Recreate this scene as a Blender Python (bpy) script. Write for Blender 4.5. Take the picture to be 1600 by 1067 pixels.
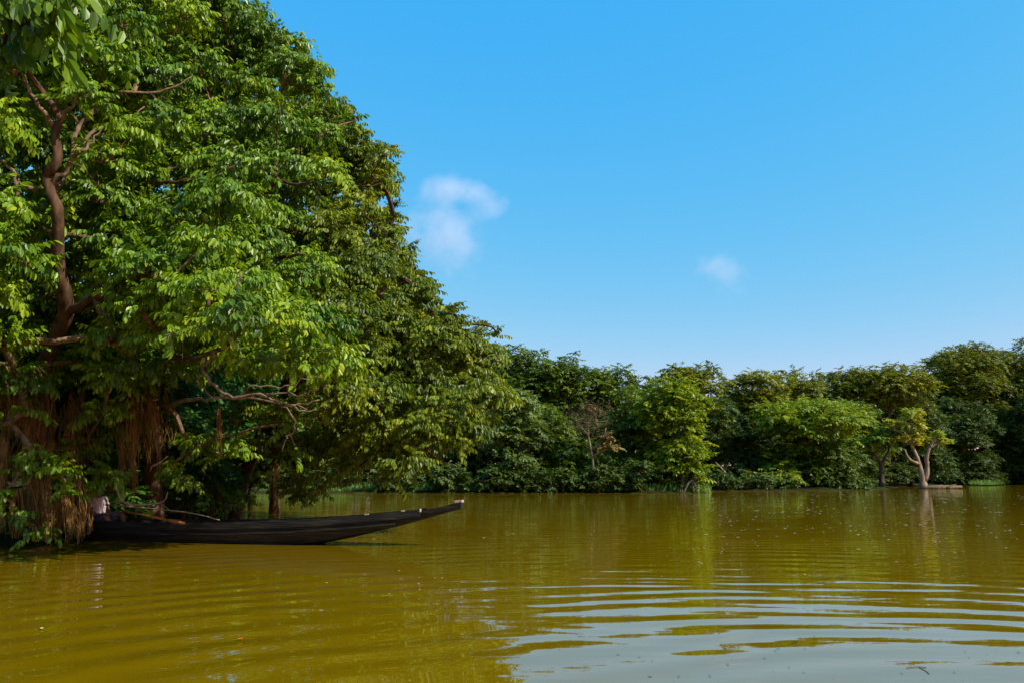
import bpy, math, random
import numpy as np
from mathutils import Vector

for o in list(bpy.data.objects):
    bpy.data.objects.remove(o)
C = bpy.context.scene.collection
S = bpy.context.scene
rad = math.radians

# ------------------------------------------------------------------ camera
PITCH = rad(9.57)
CAM_H = 1.3
FPX = 1225.0                      # focal length in photo pixels (1600 wide)
cam = bpy.data.cameras.new('camera')
cam.sensor_width = 36.0
cam.lens = 36.0 * FPX / 1600.0
cam.clip_start = 0.1
cam.clip_end = 6000
cam_o = bpy.data.objects.new('camera', cam)
cam_o.location = (0, 0, CAM_H)
cam_o.rotation_euler = (rad(90) + PITCH, 0, 0)
C.objects.link(cam_o)
S.camera = cam_o

# ------------------------------------------------------------------ light
SUN_AZ = 116.0       # degrees clockwise from the view direction (+Y) to the sun: 90 = from the right
SUN_EL = 40.0
w = bpy.data.worlds.new("World")
S.world = w
w.use_nodes = True
wn, wl = w.node_tree.nodes, w.node_tree.links
bg = wn['Background']
sky = wn.new('ShaderNodeTexSky')
sky.sky_type = 'NISHITA'
sky.sun_disc = False
sky.sun_elevation = rad(SUN_EL)
sky.sun_rotation = rad(SUN_AZ)
sky.air_density = 1.0
sky.dust_density = 0.15
sky.ozone_density = 3.0
# per-channel response that gives the sky the saturated, even blue of the photograph
SKY_STRENGTH, EXPO = 0.12, 0.5
sep = wn.new('ShaderNodeSeparateColor'); com = wn.new('ShaderNodeCombineColor')
wl.new(sky.outputs[0], sep.inputs[0])
for ch, (ex, k) in enumerate(((1.65, 0.0730), (0.40, 0.365), (-0.02, 0.94))):
    pw = wn.new('ShaderNodeMath'); pw.operation = 'POWER'; pw.inputs[1].default_value = ex
    ml = wn.new('ShaderNodeMath'); ml.operation = 'MULTIPLY'; ml.inputs[1].default_value = k / (SKY_STRENGTH * 2 ** EXPO)
    wl.new(sep.outputs[ch], pw.inputs[0]); wl.new(pw.outputs[0], ml.inputs[0]); wl.new(ml.outputs[0], com.inputs[ch])
wl.new(com.outputs[0], bg.inputs[0])
bg.inputs[1].default_value = SKY_STRENGTH

sun = bpy.data.lights.new('sun', 'SUN')
sun.energy = 4.9
sun.angle = rad(0.55)
sun.color = (1.0, 0.93, 0.80)
sun_o = bpy.data.objects.new('sun', sun)
C.objects.link(sun_o)
az, el = rad(SUN_AZ), rad(SUN_EL)
to_sun = Vector((math.sin(az) * math.cos(el), math.cos(az) * math.cos(el), math.sin(el)))
sun_o.rotation_euler = to_sun.to_track_quat('Z', 'Y').to_euler()
sun_o.location = (30, -20, 40)

S.view_settings.view_transform = 'Standard'
S.view_settings.look = 'None'
S.view_settings.exposure = EXPO
S.view_settings.gamma = 1.0
S.cycles.max_bounces = 6
S.cycles.diffuse_bounces = 3
S.cycles.glossy_bounces = 3
S.cycles.transmission_bounces = 3
S.cycles.caustics_reflective = False
S.cycles.caustics_refractive = False
S.cycles.volume_bounces = 1

# ------------------------------------------------------------------ photo pixel -> world
cp, sp_ = math.cos(PITCH), math.sin(PITCH)
def raydir(px, py):
    x = (px - 800.0) / FPX
    y = (533.5 - py) / FPX
    return np.array((x, cp - y * sp_, sp_ + y * cp))
def P(px, py, Y):
    d = raydir(px, py)
    return np.array((0, 0, CAM_H)) + d * (Y / d[1])
def W(px, py, z=0.0):
    d = raydir(px, py)
    return np.array((0, 0, CAM_H)) + d * ((z - CAM_H) / d[2])
def mpp(Y):
    return Y / FPX

# ------------------------------------------------------------------ materials
def new_mat(name):
    m = bpy.data.materials.new(name)
    m.use_nodes = True
    nt = m.node_tree
    return m, nt.nodes, nt.links, nt.nodes['Principled BSDF'], nt.nodes['Material Output']

def leaf_mat(name, cols, rough=0.38, trans=0.3, spec=0.5, tcol=1.5):
    m, n, l, b, out = new_mat(name)
    at = n.new('ShaderNodeAttribute'); at.attribute_name = 'tint'
    geo = n.new('ShaderNodeNewGeometry')
    nz = n.new('ShaderNodeTexNoise'); nz.inputs['Scale'].default_value = 0.55; nz.inputs['Detail'].default_value = 2
    l.new(geo.outputs['Position'], nz.inputs['Vector'])
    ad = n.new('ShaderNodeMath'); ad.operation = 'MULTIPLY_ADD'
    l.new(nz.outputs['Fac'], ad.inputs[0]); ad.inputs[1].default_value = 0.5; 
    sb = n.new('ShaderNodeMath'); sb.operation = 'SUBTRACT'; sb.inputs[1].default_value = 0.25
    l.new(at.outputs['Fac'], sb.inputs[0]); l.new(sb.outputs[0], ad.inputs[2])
    cr = n.new('ShaderNodeValToRGB')
    e = cr.color_ramp.elements
    k = len(cols)
    e[0].position = 0.0; e[0].color = (*cols[0], 1)
    e[1].position = 1.0; e[1].color = (*cols[-1], 1)
    for i in range(1, k - 1):
        ne = e.new(i / (k - 1)); ne.color = (*cols[i], 1)
    l.new(ad.outputs[0], cr.inputs[0])
    l.new(cr.outputs[0], b.inputs['Base Color'])
    b.inputs['Roughness'].default_value = rough
    b.inputs['Specular IOR Level'].default_value = spec
    tr = n.new('ShaderNodeBsdfTranslucent')
    tm = n.new('ShaderNodeMix'); tm.data_type = 'RGBA'; tm.blend_type = 'MULTIPLY'; tm.inputs[0].default_value = 1
    l.new(cr.outputs[0], tm.inputs[6]); tm.inputs[7].default_value = (1.35 * tcol, 1.15 * tcol, 0.45 * tcol, 1)
    l.new(tm.outputs[2], tr.inputs['Color'])
    mx = n.new('ShaderNodeMixShader'); mx.inputs[0].default_value = trans
    l.new(b.outputs[0], mx.inputs[1]); l.new(tr.outputs[0], mx.inputs[2])
    l.new(mx.outputs[0], out.inputs[0])
    return m

def bark_mat(name, c0, c1, scale=9.0, bump=0.4):
    m, n, l, b, out = new_mat(name)
    tc = n.new('ShaderNodeTexCoord')
    mp = n.new('ShaderNodeMapping'); mp.inputs['Scale'].default_value = (1, 1, 0.3)
    l.new(tc.outputs['Object'], mp.inputs[0])
    nz = n.new('ShaderNodeTexNoise'); nz.inputs['Scale'].default_value = scale; nz.inputs['Detail'].default_value = 6
    l.new(mp.outputs[0], nz.inputs['Vector'])
    cr = n.new('ShaderNodeValToRGB')
    cr.color_ramp.elements[0].position = 0.32; cr.color_ramp.elements[0].color = (*c0, 1)
    cr.color_ramp.elements[1].position = 0.7; cr.color_ramp.elements[1].color = (*c1, 1)
    l.new(nz.outputs['Fac'], cr.inputs[0]); l.new(cr.outputs[0], b.inputs['Base Color'])
    b.inputs['Roughness'].default_value = 0.9
    b.inputs['Specular IOR Level'].default_value = 0.12
    bp = n.new('ShaderNodeBump'); bp.inputs['Strength'].default_value = bump; bp.inputs['Distance'].default_value = 0.05
    l.new(nz.outputs['Fac'], bp.inputs['Height']); l.new(bp.outputs[0], b.inputs['Normal'])
    return m

M = {}
M['leaf_near'] = leaf_mat('leaf_near', [(0.036, 0.082, 0.003), (0.080, 0.160, 0.004), (0.172, 0.280, 0.007), (0.31, 0.385, 0.013)], 0.40, 0.34, spec=0.36)
M['leaf_mid'] = leaf_mat('leaf_mid', [(0.036, 0.070, 0.003), (0.082, 0.128, 0.004), (0.16, 0.21, 0.006), (0.29, 0.31, 0.010)], 0.42, 0.32, spec=0.32)
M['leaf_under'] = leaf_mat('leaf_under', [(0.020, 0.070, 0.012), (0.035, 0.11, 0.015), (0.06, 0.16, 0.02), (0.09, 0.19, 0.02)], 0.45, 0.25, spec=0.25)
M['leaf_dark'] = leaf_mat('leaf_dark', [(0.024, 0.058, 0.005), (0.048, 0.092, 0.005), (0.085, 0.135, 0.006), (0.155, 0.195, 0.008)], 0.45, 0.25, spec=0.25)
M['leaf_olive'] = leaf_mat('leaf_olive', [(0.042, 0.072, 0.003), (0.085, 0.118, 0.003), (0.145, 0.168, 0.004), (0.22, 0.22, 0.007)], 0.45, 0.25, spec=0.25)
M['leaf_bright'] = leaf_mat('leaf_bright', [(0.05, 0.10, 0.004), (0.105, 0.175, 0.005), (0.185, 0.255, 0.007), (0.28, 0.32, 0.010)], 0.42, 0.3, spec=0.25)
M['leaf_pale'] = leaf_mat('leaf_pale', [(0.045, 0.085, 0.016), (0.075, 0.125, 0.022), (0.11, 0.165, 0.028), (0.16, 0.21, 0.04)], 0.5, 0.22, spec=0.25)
M['leaf_shade'] = leaf_mat('leaf_shade', [(0.024, 0.048, 0.006), (0.038, 0.068, 0.006), (0.060, 0.095, 0.007), (0.095, 0.135, 0.009)], 0.5, 0.2, spec=0.25)  # dark palette: shade put into the leaf colour of crowns facing away
M['leaf_yellow'] = leaf_mat('leaf_yellow', [(0.13, 0.20, 0.006), (0.22, 0.31, 0.008), (0.31, 0.37, 0.012), (0.38, 0.27, 0.02)], 0.5, 0.28)
M['leaf_brown'] = leaf_mat('leaf_brown', [(0.09, 0.050, 0.014), (0.14, 0.080, 0.020), (0.20, 0.135, 0.025), (0.22, 0.18, 0.03)], 0.6, 0.2, tcol=1.0)
M['bark'] = bark_mat('bark', (0.034, 0.019, 0.010), (0.125, 0.070, 0.038))
M['bark_far'] = bark_mat('bark_far', (0.035, 0.026, 0.018), (0.12, 0.09, 0.06), 4)
M['bark_pale'] = bark_mat('bark_pale', (0.13, 0.090, 0.060), (0.33, 0.24, 0.165), 3.5)
M['bark_twig'] = bark_mat('bark_twig', (0.16, 0.10, 0.06), (0.42, 0.30, 0.19), 14, 0.2)
M['bark_dead'] = bark_mat('bark_dead', (0.085, 0.062, 0.034), (0.20, 0.155, 0.085), 6, 0.2)
M['bark_limb'] = bark_mat('bark_limb', (0.065, 0.038, 0.022), (0.25, 0.165, 0.10), 12, 0.4)
M['root'] = bark_mat('root', (0.10, 0.050, 0.014), (0.38, 0.22, 0.07), 12, 0.2)

# ------------------------------------------------------------------ mesh helpers
def np_mesh(name, V, faces, mat, tint=None, smooth=True):
    """faces: list of (n,k) int arrays"""
    V = np.ascontiguousarray(V, dtype=np.float32)
    me = bpy.data.meshes.new(name)
    me.vertices.add(len(V)); me.vertices.foreach_set('co', V.ravel())
    loops = np.concatenate([f.ravel() for f in faces]).astype(np.int32)
    counts = np.concatenate([np.full(len(f), f.shape[1], dtype=np.int32) for f in faces])
    starts = np.concatenate([[0], np.cumsum(counts)[:-1]]).astype(np.int32)
    me.loops.add(len(loops)); me.loops.foreach_set('vertex_index', loops)
    me.polygons.add(len(counts)); me.polygons.foreach_set('loop_start', starts)
    me.polygons.foreach_set('use_smooth', np.full(len(counts), smooth, dtype=bool))
    if tint is not None:
        a = me.attributes.new('tint', 'FLOAT', 'POINT')
        a.data.foreach_set('value', np.ascontiguousarray(tint, dtype=np.float32))
    me.update(calc_edges=True)
    me.validate()
    if mat: me.materials.append(mat)
    return me

def link(name, me, parent=None):
    o = bpy.data.objects.new(name, me)
    C.objects.link(o)
    if parent: o.parent = parent
    return o

def thing(name, label, cat, loc=(0, 0, 0), group=None):
    o = bpy.data.objects.new(name, None)
    o.empty_display_size = 0.2
    o.location = tuple(float(v) for v in loc)
    C.objects.link(o)
    o['label'] = label; o['category'] = cat
    if group: o['group'] = group
    return o
def tag(o, label, cat, group=None, kind=None):
    o['label'] = label; o['category'] = cat
    if group: o['group'] = group
    if kind: o['kind'] = kind
    return o

class Tubes:
    """collects tapered tubes into one mesh"""
    def __init__(self): self.V, self.F, self.T, self.n = [], [], [], 0
    def add(self, pts, radii, sides=6, rng=None, lump=0.0, cap=True, flute=0.0):
        pts = np.asarray(pts, float); k = len(pts)
        radii = np.broadcast_to(np.asarray(radii, float), (k,))
        t = np.gradient(pts, axis=0); t /= np.linalg.norm(t, axis=1)[:, None] + 1e-9
        ref = np.array((0.31, 0.95, 0.05)) if abs(t[:, 1]).mean() < 0.8 else np.array((1.0, 0.1, 0.0))
        u = np.cross(t, ref); u /= np.linalg.norm(u, axis=1)[:, None] + 1e-9
        v = np.cross(t, u)
        a = np.linspace(0, 2 * math.pi, sides, endpoint=False)
        r = radii[:, None] * np.ones((k, sides))
        if lump and rng is not None: r = r * (1 + lump * rng.standard_normal((k, sides)))
        if flute: r = r * (1 + flute * np.sin(a * 5 + 0.7)[None, :] * np.linspace(1, 0.2, k)[:, None])
        ring = pts[:, None, :] + r[:, :, None] * (np.cos(a)[None, :, None] * u[:, None, :] + np.sin(a)[None, :, None] * v[:, None, :])
        V = ring.reshape(-1, 3)
        i = np.arange(k - 1)[:, None] * sides; j = np.arange(sides)[None, :]; j2 = (j + 1) % sides
        F = np.stack([i + j, i + j2, i + sides + j2, i + sides + j], -1).reshape(-1, 4) + self.n
        self.V.append(V); self.F.append(F); self.n += len(V)
        if cap:
            e = np.array([pts[-1] + t[-1] * radii[-1] * 0.5]); s0 = np.array([pts[0] - t[0] * radii[0] * 0.3])
            self.V += [e, s0]
            b = self.n - sides
            tri = np.stack([b + np.arange(sides), b + (np.arange(sides) + 1) % sides, np.full(sides, self.n)], -1)
            b0 = self.n - len(V)
            tri0 = np.stack([b0 + (np.arange(sides) + 1) % sides, b0 + np.arange(sides), np.full(sides, self.n + 1)], -1)
            self.T += [tri, tri0]; self.n += 2
    def mesh(self, name, mat, origin=(0, 0, 0)):
        V = np.concatenate(self.V) - np.asarray(origin)[None, :]
        f = [np.concatenate(self.F)]
        if self.T: f.append(np.concatenate(self.T))
        return np_mesh(name, V, f, mat)

def smooth_path(pts, n=5):
    """Catmull-Rom through pts"""
    p = np.asarray(pts, float)
    if len(p) < 3: 
        s = np.linspace(0, 1, n + 1)[:, None]
        return p[0] * (1 - s) + p[-1] * s
    q = np.vstack([2 * p[0] - p[1], p, 2 * p[-1] - p[-2]])
    out = []
    for i in range(1, len(q) - 2):
        a, b, c, d = q[i - 1], q[i], q[i + 1], q[i + 2]
        for s in np.linspace(0, 1, n, endpoint=False):
            out.append(0.5 * (2 * b + (c - a) * s + (2 * a - 5 * b + 4 * c - d) * s * s + (3 * b - a - 3 * c + d) * s ** 3))
    out.append(p[-1])
    return np.array(out)

# ------------------------------------------------------------------ leaves
def leaf_template(width=0.42, fold=0.16, curl=-0.14):
    w2 = width / 2
    return np.array([(0, 0, 0), (0.28, w2 * 0.92, fold * w2), (0.68, w2 * 0.86, fold * w2 + curl * 0.35), (1, 0, curl),
                     (0.68, -w2 * 0.86, fold * w2 + curl * 0.35), (0.28, -w2 * 0.92, fold * w2)])
LEAF_F = np.array([(0, 3, 2, 1), (0, 5, 4, 3)])

def nrm(v):
    return v / (np.linalg.norm(v, axis=-1, keepdims=True) + 1e-9)

def spray_templates(seed, count=5, n=11, leaf=0.30, width=0.42, droop=0.75, compound=True, spread=0.55):
    """unit sprays: a twig along +X with leaflets on both sides; returns list of (V, tint)"""
    rng = np.random.default_rng(seed)
    out = []
    for _ in range(count):
        Vs, Ts = [], []
        lt = leaf_template(width)
        for i in range(n):
            s = (i + 0.6) / n
            base = np.array((s, 0.05 * rng.standard_normal() * s, 0.16 * s - 0.42 * s * s))
            side = 1 if i % 2 else -1
            if i == n - 1: side = 0
            d = np.array((0.32 + 0.16 * rng.standard_normal(), side * spread * (0.7 + 0.5 * rng.random()), -droop * (0.75 + 0.5 * rng.random())))
            if side == 0: d[0] += 0.4
            d = nrm(d)
            up = nrm(np.array((0.35 * rng.standard_normal() + 0.45, 0.35 * rng.standard_normal() + side * 0.25, 0.8)))
            b = nrm(np.cross(up, d)); nn = np.cross(d, b)
            L = leaf * (0.75 + 0.5 * rng.random()) * (1.0 if 0.12 < s < 0.95 else 0.8)
            Vs.append(base + L * (lt[:, :1] * d + lt[:, 1:2] * b + lt[:, 2:3] * nn))
            Ts.append(np.full(6, 0.12 * rng.standard_normal() + 0.12 * s))
        out.append((np.concatenate(Vs), np.concatenate(Ts)))
    return out

def rot(yaw, pitch, roll):
    cy, sy, cpp, spp, cr, sr = np.cos(yaw), np.sin(yaw), np.cos(pitch), np.sin(pitch), np.cos(roll), np.sin(roll)
    z = np.zeros_like(yaw); o = np.ones_like(yaw)
    Rz = np.stack([np.stack([cy, -sy, z], -1), np.stack([sy, cy, z], -1), np.stack([z, z, o], -1)], -2)
    Ry = np.stack([np.stack([cpp, z, -spp], -1), np.stack([z, o, z], -1), np.stack([spp, z, cpp], -1)], -2)
    Rx = np.stack([np.stack([o, z, z], -1), np.stack([z, cr, -sr], -1), np.stack([z, sr, cr], -1)], -2)
    return Rz @ Ry @ Rx

class Leaves:
    def __init__(self): self.V, self.T = [], []
    def sprays(self, rng, pos, yaw, pitch, roll, scale, tint, templates):
        R = rot(yaw, pitch, roll)
        which = rng.integers(0, len(templates), len(pos))
        for k, (tv, tt) in enumerate(templates):
            m = which == k
            if not m.any(): continue
            v = np.einsum('nij,vj->nvi', R[m], tv) * scale[m][:, None, None] + pos[m][:, None, :]
            self.V.append(v.reshape(-1, 3)); self.T.append((tint[m][:, None] + tt[None, :]).ravel())
    def mesh(self, name, mat, origin, tubes=None, tmat=None):
        if tubes is not None and tubes.V:
            V = np.concatenate(self.V); T = np.clip(np.concatenate(self.T), 0, 1); nl = len(V) // 6
            F = (np.arange(nl)[:, None, None] * 6 + LEAF_F[None]).reshape(-1, 4); F2 = np.concatenate(tubes.F) + len(V)
            me = np_mesh(name, np.concatenate([V] + tubes.V) - np.asarray(origin)[None, :], [F, F2], mat, np.concatenate([T, np.zeros(tubes.n)]), smooth=False)
            me.materials.append(tmat); ix = np.zeros(len(me.polygons), np.int32); ix[len(F):] = 1
            me.polygons.foreach_set('material_index', ix); return me
        V = np.concatenate(self.V) - np.asarray(origin)[None, :]
        T = np.clip(np.concatenate(self.T), 0, 1)
        nl = len(V) // 6
        F = (np.arange(nl)[:, None, None] * 6 + LEAF_F[None]).reshape(-1, 4)
        return np_mesh(name, V, [F], mat, T, smooth=False)

TPL_NEAR = spray_templates(1, 6, 12, 0.31, 0.46, 1.0, spread=0.5)
TPL_MID = spray_templates(2, 6, 12, 0.29, 0.46, 0.95, spread=0.5)
TPL_FAR = spray_templates(3, 5, 8, 0.40, 0.55, 0.35, spread=0.7)

def bough_leaves(L, rng, c, a, b, n, size, tint, tpl, lo=-0.35, hang=0.0):
    """sprays over an ellipsoid of horizontal radius a and half-height b"""
    d = nrm(rng.standard_normal((n * 2, 3)))
    d = d[d[:, 2] > lo][:n]
    n = len(d)
    u = 0.35 + 0.65 * rng.random(n) ** 0.6
    pos = c + d * u[:, None] * np.array((a, a, b))
    pos[:, 2] -= hang * (np.hypot(d[:, 0], d[:, 1]) * u) ** 2
    yaw = np.arctan2(d[:, 1], d[:, 0]) + 0.6 * rng.standard_normal(n)
    pitch = 0.45 * d[:, 2] - 0.05 + 0.28 * rng.standard_normal(n)
    roll = 0.35 * rng.standard_normal(n)
    sc = size * (0.55 + 0.85 * rng.random(n))
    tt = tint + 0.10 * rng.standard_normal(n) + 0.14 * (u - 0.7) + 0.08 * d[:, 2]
    pos = pos - np.stack([np.cos(yaw), np.sin(yaw), 0 * yaw], -1) * (sc * 0.4)[:, None]
    L.sprays(rng, pos, yaw, pitch, roll, sc, tt, tpl)
    return pos

def grow_branches(rng, trunk_pts, targets, r_tip=0.010, r_max=0.12, wob=0.12):
    """joins each target to the nearest grown node; returns list of (path, radii)"""
    nodes = [np.asarray(p) for p in trunk_pts]
    parent = [None] * len(nodes); count = [0] * len(nodes)
    tr = np.asarray(trunk_pts)
    order = sorted(range(len(targets)), key=lambda i: np.min(np.linalg.norm(tr - targets[i], axis=1)))
    chains = []
    for i in order:
        c = np.asarray(targets[i])
        N = np.asarray(nodes)
        dv = c - N
        dist = np.linalg.norm(dv, axis=1) + np.where(dv[:, 2] < -0.1, -dv[:, 2] * 0.8, 0.0)
        j = int(np.argmin(dist))
        p0 = nodes[j]; ln = np.linalg.norm(c - p0)
        k = max(3, int(ln / 0.45) + 1)
        mid = (p0 + c) / 2 + np.array((0, 0, 0.10 * ln)) + rng.standard_normal(3) * wob * ln * 0.5
        ids = [j]
        for s in np.linspace(0, 1, k + 1)[1:]:
            q = (1 - s) ** 2 * p0 + 2 * s * (1 - s) * mid + s * s * c
            if s < 1: q = q + rng.standard_normal(3) * wob * 0.22
            nodes.append(q); parent.append(ids[-1]); count.append(0); ids.append(len(nodes) - 1)
        q = ids[-1]
        while q is not None:
            count[q] += 1; q = parent[q]
        chains.append(ids)
    out = []
    for ids in chains:
        pts = np.array([nodes[q] for q in ids])
        cnt = np.array([max(count[q], 1) for q in ids], float)
        cnt[0] = cnt[1]
        r = np.minimum(r_tip * cnt ** 0.55 * 1.6, r_max)
        r[-1] = r_tip * 0.8
        out.append((pts, r))
    return out

# ------------------------------------------------------------------ the ground, one sheet below and beside the water
SHORE = [(-420, -60), (-40, -60), (-16, -10), (-11.5, 6), (-10.0, 11.5), (-9.2, 14.2), (-8.7, 15.2), (-8.6, 18), (-9.0, 24), (-10.5, 31),
         (-13.5, 38), (-20, 44), (-27, 50), (-20, 54.5), (-13, 55), (-6, 55), (2, 55), (10, 55.2), (13.2, 56), (14.5, 61), (22, 63), (29, 66), (34, 72), (40, 82),
         (48, 92), (57, 100), (68, 104), (82, 108), (130, 112), (420, 112)]
def shore_dist(x, y):
    """signed distance: positive on land"""
    p = np.stack([x, y], -1)
    s = np.asarray(SHORE, float)
    best = np.full(x.shape, 1e9)
    for a, b in zip(s[:-1], s[1:]):
        ab = b - a; t = np.clip(((p - a) @ ab) / (ab @ ab), 0, 1)
        best = np.minimum(best, np.linalg.norm(p - a - t[..., None] * ab, axis=-1))
    poly = np.vstack([s, [(420, 900), (-420, 900)]])
    inside = np.zeros(x.shape, bool)
    j = len(poly) - 1
    for i in range(len(poly)):
        xi, yi = poly[i]; xj, yj = poly[j]
        cond = ((yi > y) != (yj > y)) & (x < (xj - xi) * (y - yi) / (yj - yi + 1e-12) + xi)
        inside ^= cond; j = i
    return np.where(inside, best, -best)

def axis(lo, hi, a, b, fine, coarse):
    return np.unique(np.concatenate([np.arange(lo, a, coarse), np.arange(a, b, fine), np.arange(b, hi + coarse, coarse)]))
rng = np.random.default_rng(5)
gx = axis(-420, 420, -40, 90, 1.0, 20); gy = axis(-420, 900, -10, 120, 1.0, 20)
X, Y = np.meshgrid(gx, gy)
D = shore_dist(X, Y)
Z = np.where(D > 0, 0.05 + 0.5 * (1 - np.exp(-D / 5)), np.maximum(-1.5, 0.05 + D * 0.35)) 
Z = Z + np.where(D > 0.5, 0.10 * np.sin(X * 1.3 + Y * 0.7) * np.cos(Y * 1.1), 0)
V = np.stack([X, Y, Z], -1).reshape(-1, 3)
ny, nx = X.shape
ii = (np.arange(ny - 1)[:, None] * nx + np.arange(nx - 1)[None, :]).ravel()
m, n, l, b, out = new_mat('mud_bank')
nz = n.new('ShaderNodeTexNoise'); nz.inputs['Scale'].default_value = 1.2; nz.inputs['Detail'].default_value = 8
geo = n.new('ShaderNodeNewGeometry'); l.new(geo.outputs['Position'], nz.inputs['Vector'])
cr = n.new('ShaderNodeValToRGB')
cr.color_ramp.elements[0].position = 0.35; cr.color_ramp.elements[0].color = (0.020, 0.014, 0.007, 1)
cr.color_ramp.elements[1].position = 0.68; cr.color_ramp.elements[1].color = (0.030, 0.042, 0.010, 1)
l.new(nz.outputs['Fac'], cr.inputs[0]); l.new(cr.outputs[0], b.inputs['Base Color']); b.inputs['Roughness'].default_value = 1.0; b.inputs['Specular IOR Level'].default_value = 0.0
g = link('ground', np_mesh('ground', V, [np.stack([ii, ii + 1, ii + nx + 1, ii + nx], -1)], m))
g['kind'] = 'structure'

# ------------------------------------------------------------------ water
m, n, l, b, out = new_mat('muddy_water')
geo = n.new('ShaderNodeNewGeometry')
def mth(op, a, b_=None, c=None):
    k = n.new('ShaderNodeMath'); k.operation = op
    for i, v in enumerate((a, b_, c)):
        if v is None: continue
        if isinstance(v, (int, float)): k.inputs[i].default_value = v
        else: l.new(v, k.inputs[i])
    return k.outputs[0]
def noise(scale, detail=2.0, sc=(1, 1, 1), rotz=0.0, rough=0.5):
    mp = n.new('ShaderNodeMapping'); mp.inputs['Scale'].default_value = sc; mp.inputs['Rotation'].default_value = (0, 0, rotz)
    l.new(geo.outputs['Position'], mp.inputs[0])
    t = n.new('ShaderNodeTexNoise'); t.inputs['Scale'].default_value = scale; t.inputs['Detail'].default_value = detail; t.inputs['Roughness'].default_value = rough
    l.new(mp.outputs[0], t.inputs['Vector'])
    return t.outputs['Fac']
sx = n.new('ShaderNodeSeparateXYZ'); l.new(geo.outputs['Position'], sx.inputs[0])
# long ripples whose crests run almost across the view, bent and faded by slow noise
warp = noise(0.28, 2.0, (0.6, 1.0, 1))
dx_ = mth('SUBTRACT', sx.outputs['X'], 3.0); dy_ = mth('SUBTRACT', sx.outputs['Y'], 0.4)
ph = mth('MULTIPLY', mth('SQRT', mth('ADD', mth('MULTIPLY', dx_, dx_), mth('MULTIPLY', dy_, dy_))), 2 * math.pi / 0.64)
ph = mth('ADD', ph, mth('MULTIPLY', warp, 15.0))
ph2 = mth('ADD', mth('MULTIPLY', sx.outputs['Y'], 2 * math.pi / 0.37), mth('MULTIPLY', sx.outputs['X'], 1.1))
ph2 = mth('ADD', ph2, mth('MULTIPLY', noise(0.4, 2.0), 14.0))
amp = mth('MULTIPLY', mth('MAXIMUM', mth('SUBTRACT', noise(0.42, 2.0, (0.8, 1.0, 1), 0.15), 0.33), 0.02), 0.0205)
near = mth('ADD', 0.22, mth('DIVIDE', 0.85, mth('ADD', 1.0, mth('POWER', mth('DIVIDE', mth('ABSOLUTE', sx.outputs['Y']), 8.5), 5.0))))
amp = mth('MULTIPLY', amp, near)
amp2 = mth('MULTIPLY', mth('MAXIMUM', mth('SUBTRACT', noise(0.35, 1.0, (0.7, 1, 1), -0.3), 0.35), 0.02), 0.0030)
h = mth('ADD', mth('MULTIPLY', mth('SINE', ph), amp), mth('MULTIPLY', mth('SINE', ph2), amp2))
h = mth('ADD', h, mth('MULTIPLY', noise(1.6, 2.0, (0.5, 1.6, 1), 0.06), 0.0050))
h = mth('ADD', h, mth('MULTIPLY', noise(9.0, 2.0, (0.6, 1.3, 1)), mth('MULTIPLY', mth('MAXIMUM', mth('SUBTRACT', noise(0.5, 2.0), 0.46), 0.0), 0.0035)))
bp = n.new('ShaderNodeBump'); bp.inputs['Strength'].default_value = 1.0; bp.inputs['Distance'].default_value = 1.0
l.new(h, bp.inputs['Height'])
cr = n.new('ShaderNodeValToRGB')
cr.color_ramp.elements[0].position = 0.3; cr.color_ramp.elements[0].color = (0.146, 0.088, 0.0006, 1)
cr.color_ramp.elements[1].position = 0.72; cr.color_ramp.elements[1].color = (0.192, 0.118, 0.0008, 1)
l.new(noise(0.12, 4.0, (0.6, 1.5, 1)), cr.inputs[0])
l.new(cr.outputs[0], b.inputs['Base Color'])
b.inputs['Roughness'].default_value = 0.02
b.inputs['IOR'].default_value = 2.05
l.new(bp.outputs[0], b.inputs['Normal'])
wx = np.array([-420, -60, -20, 0, 20, 60, 420.]); wy = np.array([-420, -60, -10, 0, 10, 30, 60, 110, 220, 900.])
X, Y = np.meshgrid(wx, wy); V = np.stack([X, Y, 0 * X], -1).reshape(-1, 3); ny, nx = X.shape
ii = (np.arange(ny - 1)[:, None] * nx + np.arange(nx - 1)[None, :]).ravel()
wo = link('water', np_mesh('water', V, [np.stack([ii, ii + 1, ii + nx + 1, ii + nx], -1)], m))
wo['kind'] = 'structure'

# ------------------------------------------------------------------ the big trees on the left
POLY = np.array([(-300, -300), (240, -300), (320, -80), (368, 0), (442, 52), (500, 118), (552, 190), (592, 240), (612, 305), (618, 375), (632, 418),
                 (670, 452), (714, 492), (760, 530), (756, 562), (778, 605), (760, 655), (735, 690), (690, 672), (650, 715), (610, 712), (560, 690), (520, 650),
                 (470, 600), (400, 585), (330, 600), (250, 605), (150, 622), (0, 612), (-300, 650)], float)
DCTRL = np.array([(0, 0, 11.5), (150, 100, 13), (300, 50, 16), (400, 60, 18.5), (550, 170, 19.5), (620, 300, 20), (640, 400, 20), (780, 530, 20), (0, 300, 12),
                  (0, 550, 12.8), (100, 450, 12.8), (200, 300, 13.5), (350, 250, 14.3), (280, 430, 11.6), (350, 440, 11.2), (440, 520, 11.6), (480, 580, 12.5), (530, 420, 16.5), (450, 330, 16.0),
                  (560, 560, 16.5), (650, 650, 17), (760, 650, 18), (230, 580, 14.2), (-200, 300, 11), (-200, -200, 11), (-200, 600, 12), (700, 500, 18.5)], float)
def depth_at(p):
    d2 = ((DCTRL[:, :2] - p) ** 2).sum(1) + 400.0
    wgt = d2 ** -1.6
    return float((wgt * DCTRL[:, 2]).sum() / wgt.sum())
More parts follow.
